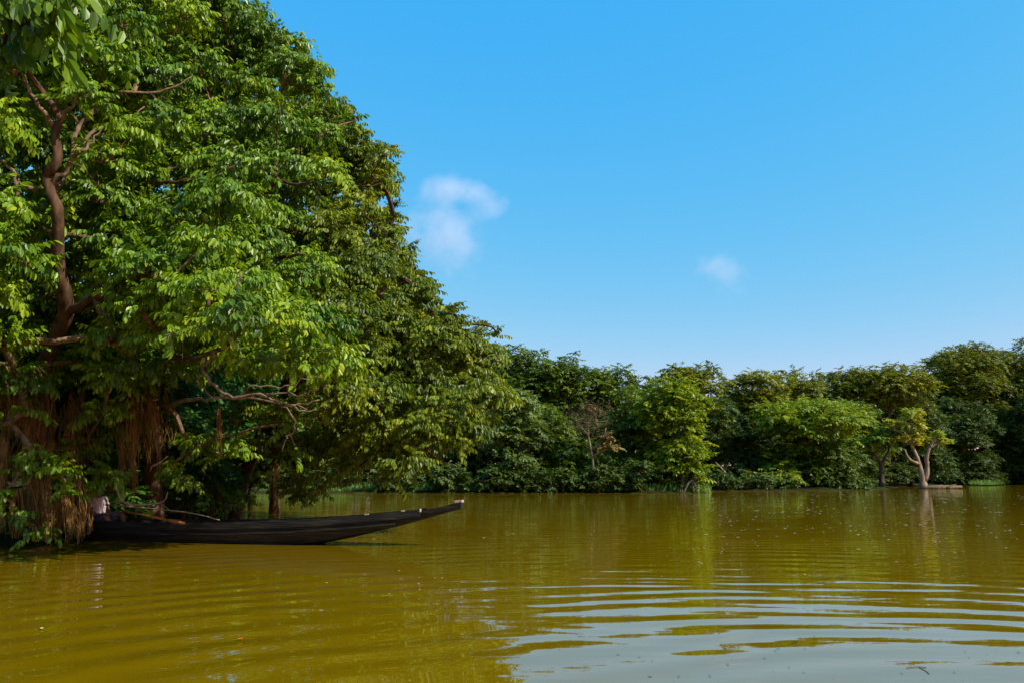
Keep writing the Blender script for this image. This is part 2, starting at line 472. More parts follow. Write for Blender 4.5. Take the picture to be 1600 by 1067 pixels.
def in_poly(p, poly):
    x, y = p; c = False; j = len(poly) - 1
    for i in range(len(poly)):
        if (poly[i][1] > y) != (poly[j][1] > y) and x < (poly[j][0] - poly[i][0]) * (y - poly[i][1]) / (poly[j][1] - poly[i][1]) + poly[i][0]: c = not c
        j = i
    return c
def edge_dist(p, poly):
    a = poly; b = np.roll(poly, -1, 0); ab = b - a
    t = np.clip(((p - a) * ab).sum(1) / (ab ** 2).sum(1), 0, 1)
    return np.min(np.linalg.norm(p - a - t[:, None] * ab, axis=1))
def path_dist(p, path):
    path = np.asarray(path, float); a = path[:-1, :2]; ab = path[1:, :2] - a
    t = np.clip(((p - a) * ab).sum(1) / (ab ** 2).sum(1), 0, 1)
    return np.min(np.linalg.norm(p - a - t[:, None] * ab, axis=1))

T = {   # trunk lines: photo x, photo y, distance, radius
    'A': [(72, 846, 15.6, .22), (62, 770, 15.2, .18), (60, 700, 14.8, .15), (70, 570, 14.2, .14), (103, 488, 13.4, .125), (90, 410, 12.9, .105), (91, 335, 12.5, .090), (80, 302, 12.5, .088), (72, 278, 12.5, .085), (86, 257, 12.4, .080), (90, 238, 12.4, .078), (86, 210, 12.4, .072), (92, 184, 12.4, .06), (71, 150, 12.3, .05), (46, 116, 12.2, .042), (36, 90, 12.2, .034), (38, 60, 12.3, .024)],
 'B': [(246, 812, 18.6, .24), (236, 700, 18.3, .18), (240, 610, 18, .16), (262, 520, 17.6, .19), (292, 430, 17.2, .16), (310, 330, 17.2, .13), (332, 230, 17.6, .10), (322, 110, 18.3, .06)],
 'C': [(430, 786, 27, .22), (430, 740, 26.2, .15), (436, 680, 25.5, .14), (446, 600, 24.5, .16), (478, 500, 23.4, .19), (515, 400, 22.8, .15), (540, 300, 22.6, .11), (500, 190, 22.2, .07)],
 'D': [(362, 806, 23.6, .22), (390, 720, 22.8, .18), (450, 620, 21.4, .22), (545, 555, 20, .17), (640, 535, 19.3, .12), (720, 545, 19.2, .07)],
 'E': [(-210, 900, 11.6, .36), (-200, 700, 11.6, .28), (-170, 450, 11.8, .22), (-150, 200, 12.2, .17), (-120, 0, 12.8, .12), (-90, -160, 13.4, .07)],
}
TW = {k: np.array([P(*q[:3]) for q in v]) for k, v in T.items()}
for k in TW: TW[k][0][2] = -0.5
TP = {k: (smooth_path(TW[k], 5), np.interp(np.linspace(0, 1, (len(v) - 1) * 5 + 1), np.linspace(0, 1, len(v)), [q[3] for q in v])) for k, v in T.items()}
LIMBS = {  # limbs one can follow in the photograph
 'A': [[(103, 488, 13.4, .085), (150, 466, 13.0, .065), (196, 440, 12.6, .045), (240, 428, 12.2, .02)],
       [(74, 300, 12.6, .05), (100, 270, 12.5, .042), (122, 240, 12.4, .034), (138, 226, 12.4, .024), (160, 200, 12.5, .010)],
       [(82, 200, 12.4, .045), (72, 178, 12.2, .040), (60, 163, 12.1, .036), (42, 131, 12.0, .028), (30, 118, 12.0, .012)],
       [(92, 186, 12.3, .035), (104, 172, 12.2, .028), (118, 158, 12.1, .022), (140, 130, 12.0, .010)],
       [(86, 300, 12.8, .05), (112, 262, 13.2, .048), (120, 203, 13.4, .045), (140, 183, 13.5, .04), (165, 161, 13.6, .036), (192, 146, 13.7, .03), (262, 142, 14.0, .02), (300, 120, 14.2, .010)],
       [(118, 240, 13.2, .035), (150, 204, 13.5, .034), (180, 197, 13.6, .032), (203, 186, 13.7, .026), (226, 167, 13.8, .012)],
       [(26, 330, 12.0, .03), (26, 300, 12.0, .03), (22, 270, 12.0, .028), (0, 247, 12.0, .022), (-30, 225, 12.0, .015)],
       [(60, 300, 12.6, .045), (36, 288, 12.4, .04), (10, 300, 12.4, .03)]],
 'B': [[(240, 600, 17.8, .12), (248, 562, 15.8, .10), (262, 556, 14.2, 0.058), (300, 562, 12.9, 0.045), (345, 545, 12.0, 0.036), (372, 520, 11.7, 0.022), (380, 480, 11.5, 0.014)],
       [(342, 547, 12.1, 0.029), (318, 577, 12.0, 0.029), (338, 604, 11.9, 0.026), (366, 620, 11.8, 0.023), (410, 619, 11.7, 0.019), (455, 632, 11.7, 0.014), (500, 624, 11.8, 0.007)],
       [(366, 620, 11.8, .018), (398, 603, 11.7, .015), (440, 604, 11.7, .012), (478, 592, 11.7, .009), (505, 588, 11.8, .004)],
       [(410, 619, 11.7, .016), (445, 612, 11.6, .012), (470, 618, 11.6, .009), (498, 606, 11.6, .004)],
       [(430, 625, 11.7, .016), (452, 645, 11.7, .013), (460, 662, 11.8, .012), (448, 685, 11.9, .009), (441, 706, 12.0, .004)],
       [(455, 632, 11.7, .014), (474, 642, 11.7, .010), (496, 640, 11.8, .007), (516, 632, 11.8, .003)],
       [(318, 577, 12.0, .014), (310, 592, 12.0, .012), (322, 612, 12.0, .010), (345, 626, 12.0, .005)],
       [(380, 430, 11.6, .012), (362, 465, 11.7, .02), (365, 500, 11.8, .024), (358, 540, 11.9, .026)],
       [(240, 625, 17.6, .06), (262, 632, 15.5, .045), (300, 622, 13.5, .03), (350, 622, 12.6, .022), (420, 626, 12.3, .016), (480, 640, 12.2, .008)],
       [(262, 525, 17.5, .11), (310, 470, 16.6, .09), (365, 420, 15.8, .07), (430, 405, 15.2, .05), (475, 398, 14.8, .025)],
       [(310, 335, 17.2, .08), (365, 300, 16.4, .065), (408, 304, 15.7, .05), (435, 285, 15.3, .045), (468, 288, 15.1, .03), (490, 280, 15.0, .012)],
       [(290, 430, 17.2, .08), (225, 330, 15.2, .055), (215, 295, 14.2, .045), (262, 285, 13.8, .036), (319, 281, 13.6, .028), (367, 259, 13.6, .014)],
       [(345, 420, 15.8, .06), (372, 375, 15.2, .055), (376, 345, 15.0, .05), (374, 318, 15.0, .035), (380, 290, 15.2, .015)],
       [(332, 230, 17.6, .05), (348, 190, 16.8, .045), (331, 163, 16.4, .03), (322, 140, 16.3, .012)], [(348, 190, 16.8, .035), (352, 150, 16.5, .022), (350, 120, 16.4, .010)]],
 'C': [[(515, 400, 22.8, .10), (560, 300, 21.5, .07), (600, 258, 20.6, .04)], [(478, 500, 23.4, .11), (560, 430, 22, .08), (650, 420, 20.9, .045)],
       [(515, 400, 22.8, .09), (502, 314, 20.0, .06), (540, 299, 18.8, .045), (595, 287, 18.6, .02)], [(480, 300, 20, .05), (466, 253, 17.8, .04), (464, 211, 17.5, .025), (450, 180, 17.5, .010)]],
 'D': [[(640, 535, 19.3, .08), (700, 505, 19.2, .05), (770, 512, 19.6, .022)], [(640, 560, 18.8, .06), (690, 640, 17.6, .04), (715, 690, 17.4, .02)], [(640, 665, 17.5, .022), (662, 696, 17.2, .018), (687, 719, 17.1, .014), (705, 724, 17.1, .010), (722, 732, 17.1, .004)]],
 'E': [[(-170, 450, 11.8, .12), (-90, 380, 11.4, .08), (-10, 340, 11.6, .04)], [(-150, 200, 12.2, .1), (-60, 60, 10.5, .06), (30, -20, 8.0, .035), (70, -30, 6.2, .02)]],
}
rng = np.random.default_rng(11)
BOUGHS = {k: [] for k in T}
def drop_px(path, r):
    return lambda p, Y: path_dist(p, path) < r
windows = [  # places where the photograph shows bare wood in front: no leaf masses nearer than it
    ([(75, 570), (103, 488), (90, 395)], 46, 14.0), ([(91, 335), (72, 278), (90, 240), (92, 184)], 40, 12.6), ([(92, 184), (46, 116), (38, 80)], 26, 12.4), ([(103, 485), (150, 466), (196, 440)], 20, 13.4),
    ([(120, 203), (192, 146), (262, 142)], 22, 14.0), ([(150, 204), (226, 167)], 18, 13.8), ([(248, 560), (345, 545)], 24, 14.5), ([(318, 577), (366, 620), (500, 626)], 26, 12.6), ([(365, 420), (440, 405)], 16, 15.6),
    ([(90, 270), (138, 226)], 26, 12.6), ([(90, 490), (80, 540)], 24, 14.3), ([(26, 310), (0, 247)], 16, 12.2), ([(215, 305), (262, 285), (340, 275)], 15, 14.0), ([(408, 304), (468, 288)], 17, 15.6),
    ([(372, 375), (374, 318)], 15, 15.3), ([(348, 195), (335, 160)], 15, 16.8), ([(502, 314), (580, 290)], 13, 19.0), ([(466, 253), (464, 211)], 12, 17.8), ([(240, 590), (250, 640)], 20, 17.0)]
def blocked(p, Y):
    for path, r, dmax in windows:
        if Y < dmax + 0.3 and path_dist(p, path) < r: return True
    return False
def sample_layer(spacing, back, inset, jitter, seed):
    r = np.random.default_rng(seed)
    pts = []
    for _ in range(16000):
        p = np.array((r.uniform(-300, 800), r.uniform(-300, 720)))
        if not in_poly(p, POLY): continue
        e = edge_dist(p, POLY)
        if e < inset: continue
        sp = spacing * (1.35 if (p[0] < -30 or p[1] < -30) else 1.0)
        if pts and np.min(np.linalg.norm(np.array(pts) - p, axis=1)) < sp: continue
        pts.append(p)
    res = []
    for p in pts:
        Y = depth_at(p) + back + jitter * r.standard_normal()
        if blocked(p, Y): continue
        res.append((p, Y))
    return res
LAY = [(50, 0.0, 24, 0.6, 21), (50, 1.6, 26, 0.5, 22), (56, 3.6, 40, 0.7, 23), (70, 6.0, 60, 0.8, 24)]
for li, (spc, back, inset, jit, seed) in enumerate(LAY):
    for p, Yd in sample_layer(spc, back, inset, jit, seed):
        w3 = P(p[0], p[1], Yd)
        key = min(T, key=lambda k: np.min(np.linalg.norm((TP[k][0] - w3) * np.array((1, 1, 0.6)), axis=1)))
        a = spc * mpp(Yd) * (0.72 + 0.5 * rng.random())
        tint = 0.36 + 0.14 * rng.standard_normal() + (0.16 if Yd < 13.2 else 0.0)  # nearer boughs tinted lighter: a sunlit look put into the leaf colour
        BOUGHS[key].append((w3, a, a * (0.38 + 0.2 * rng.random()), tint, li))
EDGE = POLY[3:21]
for _ in range(130):
    q = rng.uniform(0, len(EDGE) - 1.001); k0 = int(q); f = q - k0
    p = EDGE[k0] * (1 - f) + EDGE[k0 + 1] * f; nv = EDGE[k0 + 1] - EDGE[k0]; nv = np.array((nv[1], -nv[0])) / (np.linalg.norm(nv) + 1e-9)
    p = p + nv * rng.uniform(-22, 6) 
    Yd = depth_at(p) + rng.normal(0, .5); w3 = P(p[0], p[1], Yd)
    key = min(T, key=lambda k: np.min(np.linalg.norm((TP[k][0] - w3) * np.array((1, 1, 0.6)), axis=1)))
    a = rng.uniform(.16, .34); BOUGHS[key].append((w3, a, a * .5, .34 + .12 * rng.standard_normal(), 1))
LOW = np.array([(-300, 470), (440, 450), (520, 600), (470, 660), (408, 690), (400, 770), (355, 796), (230, 800), (130, 812), (-300, 850)], float)
rl = np.random.default_rng(29); got = []
for _ in range(6000):
    p = np.array((rl.uniform(-300, 520), rl.uniform(450, 850)))
    if not in_poly(p, LOW) or edge_dist(p, LOW) < 12: continue
    if got and np.min(np.linalg.norm(np.array(got) - p, axis=1)) < 40: continue
    got.append(p)
LOWB = []  # low boughs added to close sky gaps under the crowns
for p in got:
    for back in (0.0, 2.2):
        Yd = np.interp(p[0], [-300, 0, 130, 230, 400], [14.5, 16.2, 17.5, 20.5, 27]) + back + rl.normal(0, .4)
        a = 44 * mpp(Yd) * (.8 + .5 * rl.random())
        LOWB.append((P(p[0] + rl.normal(0, 8), p[1] + rl.normal(0, 6), Yd), a, a * .7, .36 + .12 * rl.standard_normal(), 2))
# sprigs that overhang close to the camera in the top left corner, and leafy shoots hanging low
for px, py, Yd, a in [(12, 20, 5.6, .22), (45, -20, 5.4, .25), (88, 15, 5.6, .2), (118, -18, 5.8, .2), (-30, 60, 5.8, .25), (4, 78, 6.0, .14), (70, -60, 5.6, .3), (0, -70, 5.6, .3)]:
    BOUGHS['E'].append((P(px, py, Yd), a, a * .5, .26, 9))
for px, py, Yd, a, k in [(60, 715, 13.6, .30, 'A'), (95, 735, 13.5, .26, 'A'), (30, 730, 13.6, .22, 'A'), (110, 760, 13.6, .16, 'A'), (280, 738, 15.6, .22, 'B'), (300, 752, 15.6, .18, 'B'), (265, 722, 16, .2, 'B'),
                         (200, 660, 16, .45, 'B'), (160, 640, 14.8, .4, 'A'), (310, 690, 16, .4, 'B'), (360, 700, 17, .45, 'B'), (25, 800, 13.7, .2, 'A'), (60, 828, 13.9, .16, 'A'), (8, 770, 13.6, .16, 'A'), (45, 640, 13.6, .2, 'A'), (-5, 660, 13.5, .25, 'A'), (130, 700, 15.6, .4, 'A'), (170, 745, 15.2, .35, 'A'),
                         (450, 660, 15.2, .2, 'B'), (466, 704, 15.5, .12, 'B'), (500, 650, 15.5, .3, 'D'), (620, 720, 17, .32, 'D'), (655, 690, 17, .4, 'D'), (560, 690, 18, .5, 'D'), (520, 700, 19.5, .5, 'D'),
                         (470, 770, 20.5, .35, 'D'), (455, 755, 20.8, .4, 'D'), (400, 640, 18.5, .6, 'D'), (460, 640, 18, .6, 'D'), (545, 640, 17.6, .6, 'D'), (590, 660, 17.2, .5, 'D'), (615, 742, 17.2, .2, 'D'), (616, 232, 20, .2, 'C'), (606, 228, 20, .2, 'C'), (776, 521, 20, .16, 'D'), (756, 508, 20, .2, 'D'), (640, 385, 20, .18, 'C'), (480, 690, 20, .45, 'D'), (515, 700, 20, .4, 'D'), (560, 720, 19.5, .35, 'D'), (600, 690, 19, .45, 'D'), (640, 700, 18.5, .4, 'D'), (530, 665, 19, .5, 'D'), (585, 650, 18.5, .5, 'D'), (470, 740, 21.5, .35, 'D'), (500, 760, 21.5, .22, 'D'), (680, 690, 18.5, .3, 'D'), (655, 725, 18, .18, 'D'), (385, 778, 22.6, .3, 'D'), (352, 782, 22, .3, 'D'), (330, 775, 21.5, .3, 'D'), (412, 690, 21, .35, 'D'), (450, 712, 21, .3, 'D'), (405, 740, 22, .3, 'D'), (470, 765, 21, .2, 'D'), (455, 680, 22, .4, 'D'), (632, 728, 17, .25, 'D'), (548, 728, 19, .35, 'D'), (585, 705, 18, .4, 'D'), (480, 720, 21, .4, 'D'), (440, 700, 22, .45, 'D'), (510, 735, 21, .35, 'D'), (540, 750, 21, .2, 'D')]:
    BOUGHS[k].append((P(px, py, Yd), a, a * .6, .42, 1))

def make_tree(name, label, group, base, trunk, limbs, boughs, leafm, barkm, tpl, dens, size, seed, twigs=9, roots=(), r_tip=0.010, sides=9, r_max=0.055, hang=0.25, twigm=None):
    rg = np.random.default_rng(seed)
    base = np.asarray(base, float)
    t = thing(name, label, 'tree', base, group)
    tb = Tubes(); tb.add(trunk[0], trunk[1], sides, rg, 0.06, flute=0.16)
    link('trunk', tb.mesh('trunk', barkm, base), t)
    bt = Tubes(); nodes = list(trunk[0][len(trunk[0]) // 4:])
    for lm in limbs:
        pts = smooth_path(np.array([P(*q[:3]) for q in lm]), 4)
        rr = np.interp(np.linspace(0, 1, len(pts)), np.linspace(0, 1, len(lm)), [q[3] for q in lm])
        pts[1:-1] += rg.standard_normal((len(pts) - 2, 3)) * 0.02
        lt_ = Tubes(); lt_.add(pts, rr, 7, rg, 0.08); nodes += list(pts)
        link('limb', lt_.mesh('limb', M['bark_limb'] if lm[0][3] < .07 else barkm, base), t)
    targets = [c - np.array((0, 0, 0.5 * b)) for c, a, b, ti, li in boughs]
    for pts, rr in grow_branches(rg, nodes, targets, r_tip, r_max):
        bt.add(pts, rr, 5, rg, 0.05, cap=False)
    L = Leaves()
    tw = bt
    for c, a, b, ti, li in boughs:
        nspr = max(8, int(dens * (a / 0.6) ** 2 / (size / 0.5) ** 2 * (1.0 if li < 2 else 0.7)))
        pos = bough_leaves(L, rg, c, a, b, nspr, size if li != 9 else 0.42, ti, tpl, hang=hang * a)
        if li < 2 or li == 9:
            s0 = c - np.array((0, 0, 0.5 * b))
            for q in pos[rg.choice(len(pos), min(twigs, len(pos)), replace=False)]:
                mid = (s0 + q) / 2 + np.array((0, 0, 0.10 * a)) + rg.standard_normal(3) * 0.08 * a
                s = np.linspace(0, 1, 5)[:, None]
                tw.add((1 - s) ** 2 * s0 + 2 * s * (1 - s) * mid + s * s * q, np.linspace(r_tip * 0.9, r_tip * 0.35, 5), 3, cap=False)
        if li == 0 and rg.random() < 0.22:       # bare pale twigs that stick out of the leaves
            dv = nrm(np.array((rg.normal(0, 1), -0.8 - rg.random(), rg.normal(-.1, .5)))); ln = a * rg.uniform(.9, 1.6)
            e = c + dv * ln; md = c + dv * ln * .5 + rg.standard_normal(3) * .12 * ln
            pth = smooth_path([c - dv * .3 * a, md, e], 4); tw.add(pth, np.linspace(.012, .004, len(pth)), 4, cap=False)
            for q in range(3):
                p0 = pth[rg.integers(3, len(pth) - 1)]; d2 = nrm(dv + rg.standard_normal(3) * .7); tw.add(smooth_path([p0, p0 + d2 * ln * .22, p0 + d2 * ln * .4 + rg.standard_normal(3) * .05], 2), np.linspace(.007, .003, 5), 3, cap=False)
    cm = L.mesh('crown', leafm, base, tw, twigm or barkm)
    link('crown', cm, t)
    for rc in roots:
        link('aerial_roots', root_bundle(rg, *rc).mesh('aerial_roots', M['root'], base), t)
    return t

def root_bundle(rg, px, py0, py1, Yd, wpx, n=110, flare=1.0, thick=0.006):
    """hanging thread roots: from a bough down to photo height py1"""
    tb = Tubes()
    k = mpp(Yd)
    nb = max(2, int(n / 13))
    bx = rg.standard_normal(nb) * 0.42; by = rg.standard_normal(nb) * 0.4; bl = 0.45 + 0.55 * rg.random(nb) ** 0.7; sway = rg.normal(0, .22, nb); bt = rg.uniform(-12, 30, nb)
    for i in range(n):
        g = rg.integers(0, nb)
        ox = bx[g] + rg.normal(0, .05); oy = by[g] + rg.normal(0, .06)
        top = P(px + ox * wpx * 0.8, py0 + bt[g] + rg.uniform(-8, 8), Yd) + np.array((0, oy * wpx * k, 0))
        q = py0 + (py1 - py0) * bl[g] * (0.7 + 0.3 * rg.random())
        bot = P(px + (ox * flare + sway[g] * .5 + rg.normal(0, .05)) * wpx, max(q, py0 + 15), Yd) + np.array((0, oy * wpx * k, 0))
        s = np.linspace(0, 1, 10)[:, None]
        bulge = np.sin(s * math.pi) * np.array((rg.normal(0, .10), rg.normal(0, .10), 0)) * wpx * k
        pts = top * (1 - s) + bot * s + bulge + np.cumsum(rg.standard_normal((10, 3)), 0) * np.array((1, 1, 0.2)) * 0.010
        tb.add(pts, np.linspace(1, 0.45, 10) * thick * rg.choice([.5, .7, .9, 1.1, 1.9], p=[.25, .3, .25, .15, .05]), 3, cap=False)
    return tb

GRP_L = 'big fig-like trees massed on the near bank'
make_tree('bank_tree', 'brown trunked tree with a bare winding trunk among bright leaves above the thick root curtain', 'big trees massed on the near bank', P(72, 850, 14.7), TP['A'], LIMBS['A'], BOUGHS['A'],
          M['leaf_near'], M['bark'], TPL_NEAR, 46, 0.37, 101, roots=[(20, 575, 735, 14.0, 56, 170, 0.9, .007), (6, 700, 850, 13.7, 16, 45, 1.0, .008), (98, 760, 852, 14.2, 42, 170, 1.1, .006), (50, 690, 848, 14.7, 76, 170, 1.1, .007), (112, 620, 780, 15.4, 60, 120, 1.0, .007), (60, 740, 862, 14.3, 60, 60, 1.0, .016), (130, 770, 858, 14.4, 14, 16, 1.0, .018)], twigm=M['bark_limb'])
make_tree('bank_tree', 'tree hung with a long straw-brown root beard behind the boat, pale bare limb reaching out', 'big trees massed on the near bank', P(246, 812, 18.6), TP['B'], LIMBS['B'], BOUGHS['B'],
          M['leaf_near'], M['bark'], TPL_NEAR, 46, 0.38, 102, roots=[(224, 610, 740, 15.6, 44, 230, 0.8, .007), (210, 690, 800, 15.9, 30, 90, 0.9, .007), (345, 648, 724, 15.0, 8, 30, .6, .007), (172, 740, 792, 15.6, 24, 60, 1.0, .006)], twigm=M['bark_limb'])
make_tree('bank_tree', 'tallest dark crown of the bank whose edge slopes down against the sky', 'big trees massed on the near bank', P(430, 786, 27), TP['C'], LIMBS['C'], BOUGHS['C'],
          M['leaf_mid'], M['bark'], TPL_MID, 46, 0.37, 103, roots=[(431, 715, 776, 25.2, 16, 70, 1.2, .010)])
make_tree('bank_tree', 'leaning tree whose drooping foliage hangs out over the boat bow towards the far bank', 'big trees massed on the near bank', P(362, 806, 23.6), TP['D'], LIMBS['D'], BOUGHS['D'],
          M['leaf_mid'], M['bark'], TPL_MID, 48, 0.38, 104)
make_tree('bank_tree', 'closest tree, its large light green leaves overhanging the top left corner', 'big trees massed on the near bank', P(-210, 900, 11.6), TP['E'], LIMBS['E'], BOUGHS['E'],
          M['leaf_near'], M['bark'], TPL_NEAR, 46, 0.38, 105, r_max=0.022)

# trees added deeper in the bank to block sky glow, seen as darkness under the crowns
def ball_tree(name, label, cat, group, base, c, rx, ry, rz, leafm, barkm, nb, seed, size=0.8, dens=26, tr=0.25, lean=None, tint=0.4, fill=0.35, flat=0.55, bfrac=0.36, trunk_px=None, limbs=(), extra=(), skirt=0):
    """crown: boughs spread over an ellipsoid"""
    rg = np.random.default_rng(seed)
    base = np.asarray(base, float); c = np.asarray(c, float)
    R = np.array((rx, ry, rz))
    d = nrm(rg.standard_normal((nb * 4, 3)))
    d = d[(d[:, 2] > -0.75)]
    keep = []
    for q in d:           # spread them out
        if all(np.dot(q, z) < 1 - 1.7 / nb for z in keep): keep.append(q)
        if len(keep) >= nb: break
    bl = []
    mean = (rx * ry * rz) ** (1 / 3)
    for q in keep:
        a = mean * bfrac * (0.75 + 0.5 * rg.random())
        u = 0.80 + 0.12 * rg.standard_normal()
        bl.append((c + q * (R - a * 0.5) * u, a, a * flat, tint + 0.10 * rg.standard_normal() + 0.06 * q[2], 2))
    for _ in range(int(nb * fill)):
        q = nrm(rg.standard_normal(3)) * rg.random() * 0.6
        a = mean * bfrac * (0.9 + 0.4 * rg.random())
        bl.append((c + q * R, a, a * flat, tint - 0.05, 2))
    bl += list(extra)
    for _ in range(skirt):      # low boughs that close the crown down to the water
        zz = rg.uniform(0.35, max(0.6, c[2] - 0.35 * rz)); a = mean * bfrac * (0.9 + 0.6 * rg.random()); an = rg.uniform(math.pi, 2 * math.pi) if rg.random() < .7 else rg.uniform(0, math.pi)
        rr_ = (0.35 + 0.5 * rg.random())
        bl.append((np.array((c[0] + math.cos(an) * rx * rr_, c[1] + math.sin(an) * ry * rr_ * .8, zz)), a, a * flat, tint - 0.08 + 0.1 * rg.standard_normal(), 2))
    if trunk_px is None:
        top = c + np.array((0, 0, 0.3 * rz))
        mid = (base + top) / 2 + np.array((rg.normal(0, .12) * rx, rg.normal(0, .1) * ry, 0))
        path = smooth_path([base - np.array((0, 0, .3)), mid, top], 5)
        trunk = (path, np.linspace(tr, tr * 0.35, len(path)))
    else: trunk = trunk_px
    return make_tree(name, label, group, base, trunk, limbs, bl, leafm, barkm, TPL_FAR, dens, size, seed + 1, r_tip=0.018, sides=7, r_max=tr * 0.6, hang=0.2)

GB = 'dim trees deeper in the near bank'
SHB = [(-13.5, 20), (-12.4, 25.5), (-14.5, 31), (-18.5, 24), (-18, 16), (-18, 36)]
for i, (x, y, zc, r, rz, lab) in enumerate([(-13.5, 20, 3.4, 2.6, 2.8, 'shaded tree behind the thick root curtain at the left bank'),
        (-12.4, 25.5, 3.4, 2.5, 2.7, 'shaded tree behind the straw-brown root beard'),
        (-14.5, 31, 3.6, 3.0, 3.0, 'shaded tree behind the far end of the near bank'),
        (-18.5, 24, 5.0, 3.5, 4.2, 'unlit tree filling the gap between the two brown trunks'),
        (-18, 16, 4.6, 3.4, 4.0, 'unlit tree deep behind the left edge foliage'),
        (-18, 36, 4.5, 3.5, 4.2, 'unlit tree closing the end of the near bank')]):
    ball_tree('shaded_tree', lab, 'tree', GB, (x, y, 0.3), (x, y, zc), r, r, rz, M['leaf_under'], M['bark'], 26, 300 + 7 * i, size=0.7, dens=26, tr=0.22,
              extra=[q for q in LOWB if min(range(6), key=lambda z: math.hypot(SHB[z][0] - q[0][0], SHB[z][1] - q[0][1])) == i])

# bushes along the near bank under the crowns
GS = 'bushes under the near trees'
for i, (px, py, Yd, rxp, ryp, lab) in enumerate([
        (330, 752, 20.5, 52, 42, 'dark bush above the middle of the boat'),
        (290, 690, 20.5, 50, 50, 'dim bush beside the straw-brown root beard'),
        (395, 720, 26, 42, 60, 'dark bush left of the slim rooted trunk behind the boat'),
        (150, 720, 17.6, 55, 60, 'dim bush above the seated person'),
        (55, 818, 15.8, 34, 26, 'low dark bush at the foot of the root curtain'),
        (190, 790, 17.2, 40, 30, 'low dim bush behind the stern of the boat'),
        (505, 748, 44, 50, 20, 'misty green bush in the gap beyond the boat'),
        (20, 690, 17, 60, 70, 'dark bush behind the hanging roots at the left edge')]):
    c = P(px, py, Yd); k = mpp(Yd)
    base = np.array((c[0], c[1], 0.1))
    ball_tree('bush', lab, 'bush', GS, base, c, rxp * k, rxp * k * 0.8, ryp * k, M['leaf_shade' if px in (505, 395) else 'leaf_under'], M['bark'], 16, 400 + 9 * i, size=0.42, dens=24, tr=0.06, tint=0.42)['category'] = 'bush'

# ------------------------------------------------------------------ the far bank
FAR = [ # px, py of crown centre, rx, ry in px, distance, trunk foot px, leaf material (leaf_shade has the shade painted in), tint, boughs, label
 (826, 594, 68, 58, 66, 800, 'leaf_dark', .38, 34, 'tall dark crown just right of the leaning bank tree'),
 (880, 590, 46, 44, 64, 880, 'leaf_dark', .42, 28, 'dark round crown second along the far skyline'),
 (800, 655, 52, 62, 57, 812, 'leaf_pale', .45, 30, 'greyish green drooping tree on the far bank nearest the boat bow'),
 (862, 680, 44, 56, 60, 862, 'leaf_dark', .45, 26, 'dark green tree left of the brown withered tree'),
 (955, 608, 66, 44, 66, 950, 'leaf_dark', .48, 30, 'wide dark crown on the skyline behind the withered tree'),
 (985, 660, 50, 60, 61, 975, 'leaf_dark', .5, 28, 'mid green tree right of the brown withered tree'),
 (1050, 636, 60, 54, 57.5, 1068, 'leaf_bright', .42, 40, 'sunlit yellow-green tree bulging over the far water'),
 (1072, 712, 42, 40, 57, 1075, 'leaf_bright', .42, 24, 'low sunlit green tree on bared roots at the point of the far bank'),
 (1080, 596, 62, 36, 68, 1090, 'leaf_olive', .45, 28, 'olive rounded crown topping the middle of the skyline'),
 (1178, 612, 58, 42, 73, 1165, 'leaf_olive', .5, 28, 'olive crown above the deep dark gap in the far bank'),
 (1240, 606, 52, 36, 76, 1240, 'leaf_olive', .42, 24, 'low olive crown at the lowest point of the skyline'),
 (1265, 655, 92, 42, 67, 1262, 'leaf_bright', .40, 44, 'wide flat sunlit tree spreading right of the deep dark gap'),
 (1255, 712, 66, 36, 68, 1280, 'leaf_dark', .34, 26, 'shaded green tree under the wide flat sunlit one'),
 (1320, 606, 62, 38, 84, 1320, 'leaf_olive', .42, 24, 'dull olive crown dipping behind the wide flat tree'),
 (1392, 605, 72, 44, 82, 1390, 'leaf_olive', .5, 32, 'olive crown left of the highest crown on the skyline'),
 (1340, 660, 44, 50, 78, 1335, 'leaf_dark', .4, 24, 'dark tree behind the small thin trunked tree'),
 (1420, 668, 62, 56, 86, 1425, 'leaf_shade', .4, 28, 'blue-green shaded tree behind the forked pale tree'),
 (1508, 592, 66, 66, 104, 1505, 'leaf_olive', .38, 44, 'highest crown of the far skyline, domed and dark olive'),
 (1595, 600, 60, 72, 107, 1590, 'leaf_olive', .38, 36, 'dark crown cut by the right edge of the picture'),
 (1500, 680, 60, 62, 97, 1500, 'leaf_shade', .34, 30, 'shaded tree right behind the forked pale tree'),
 (1580, 682, 60, 64, 102, 1580, 'leaf_shade', .34, 30, 'shaded tree above the grass at the right edge'),
 (1160, 690, 50, 70, 73, 1150, 'leaf_shade', .4, 26, 'blackish tree inside the deep dark gap'),
 (1110, 670, 40, 70, 70, 1115, 'leaf_shade', .4, 22, 'dark tree just right of the sunlit bulging tree'),
 (740, 690, 60, 70, 62, 745, 'leaf_shade', .45, 26, 'shaded tree half hidden by the leaning tree foliage'),
 (640, 680, 70, 80, 64, 640, 'leaf_shade', .4, 28, 'misty dark tree beyond the boat bow under the foliage'),
 (540, 680, 70, 80, 62, 540, 'leaf_shade', .4, 28, 'misty dark tree in the gap beyond the boat'),
 (1040, 722, 54, 40, 59, 1030, 'leaf_dark', .28, 26, 'dark low tree left of the bared roots under the sunlit one'),
 (1300, 722, 56, 38, 68.5, 1310, 'leaf_dark', .28, 22, 'dark low tree right under the wide flat sunlit one'),
 (910, 720, 60, 44, 58, 905, 'leaf_dark', .3, 26, 'low dark tree below the brown withered tree'),
 (1655, 600, 50, 70, 96, 1655, 'leaf_dark', .45, 22, 'dark tree past the right edge of the picture'),
 (1665, 690, 56, 60, 104, 1665, 'leaf_shade', .45, 20, 'shaded tree past the right edge grass'),
 (450, 690, 60, 80, 62, 450, 'leaf_shade', .4, 20, 'misty dark tree behind the slim rooted trunk'),
]
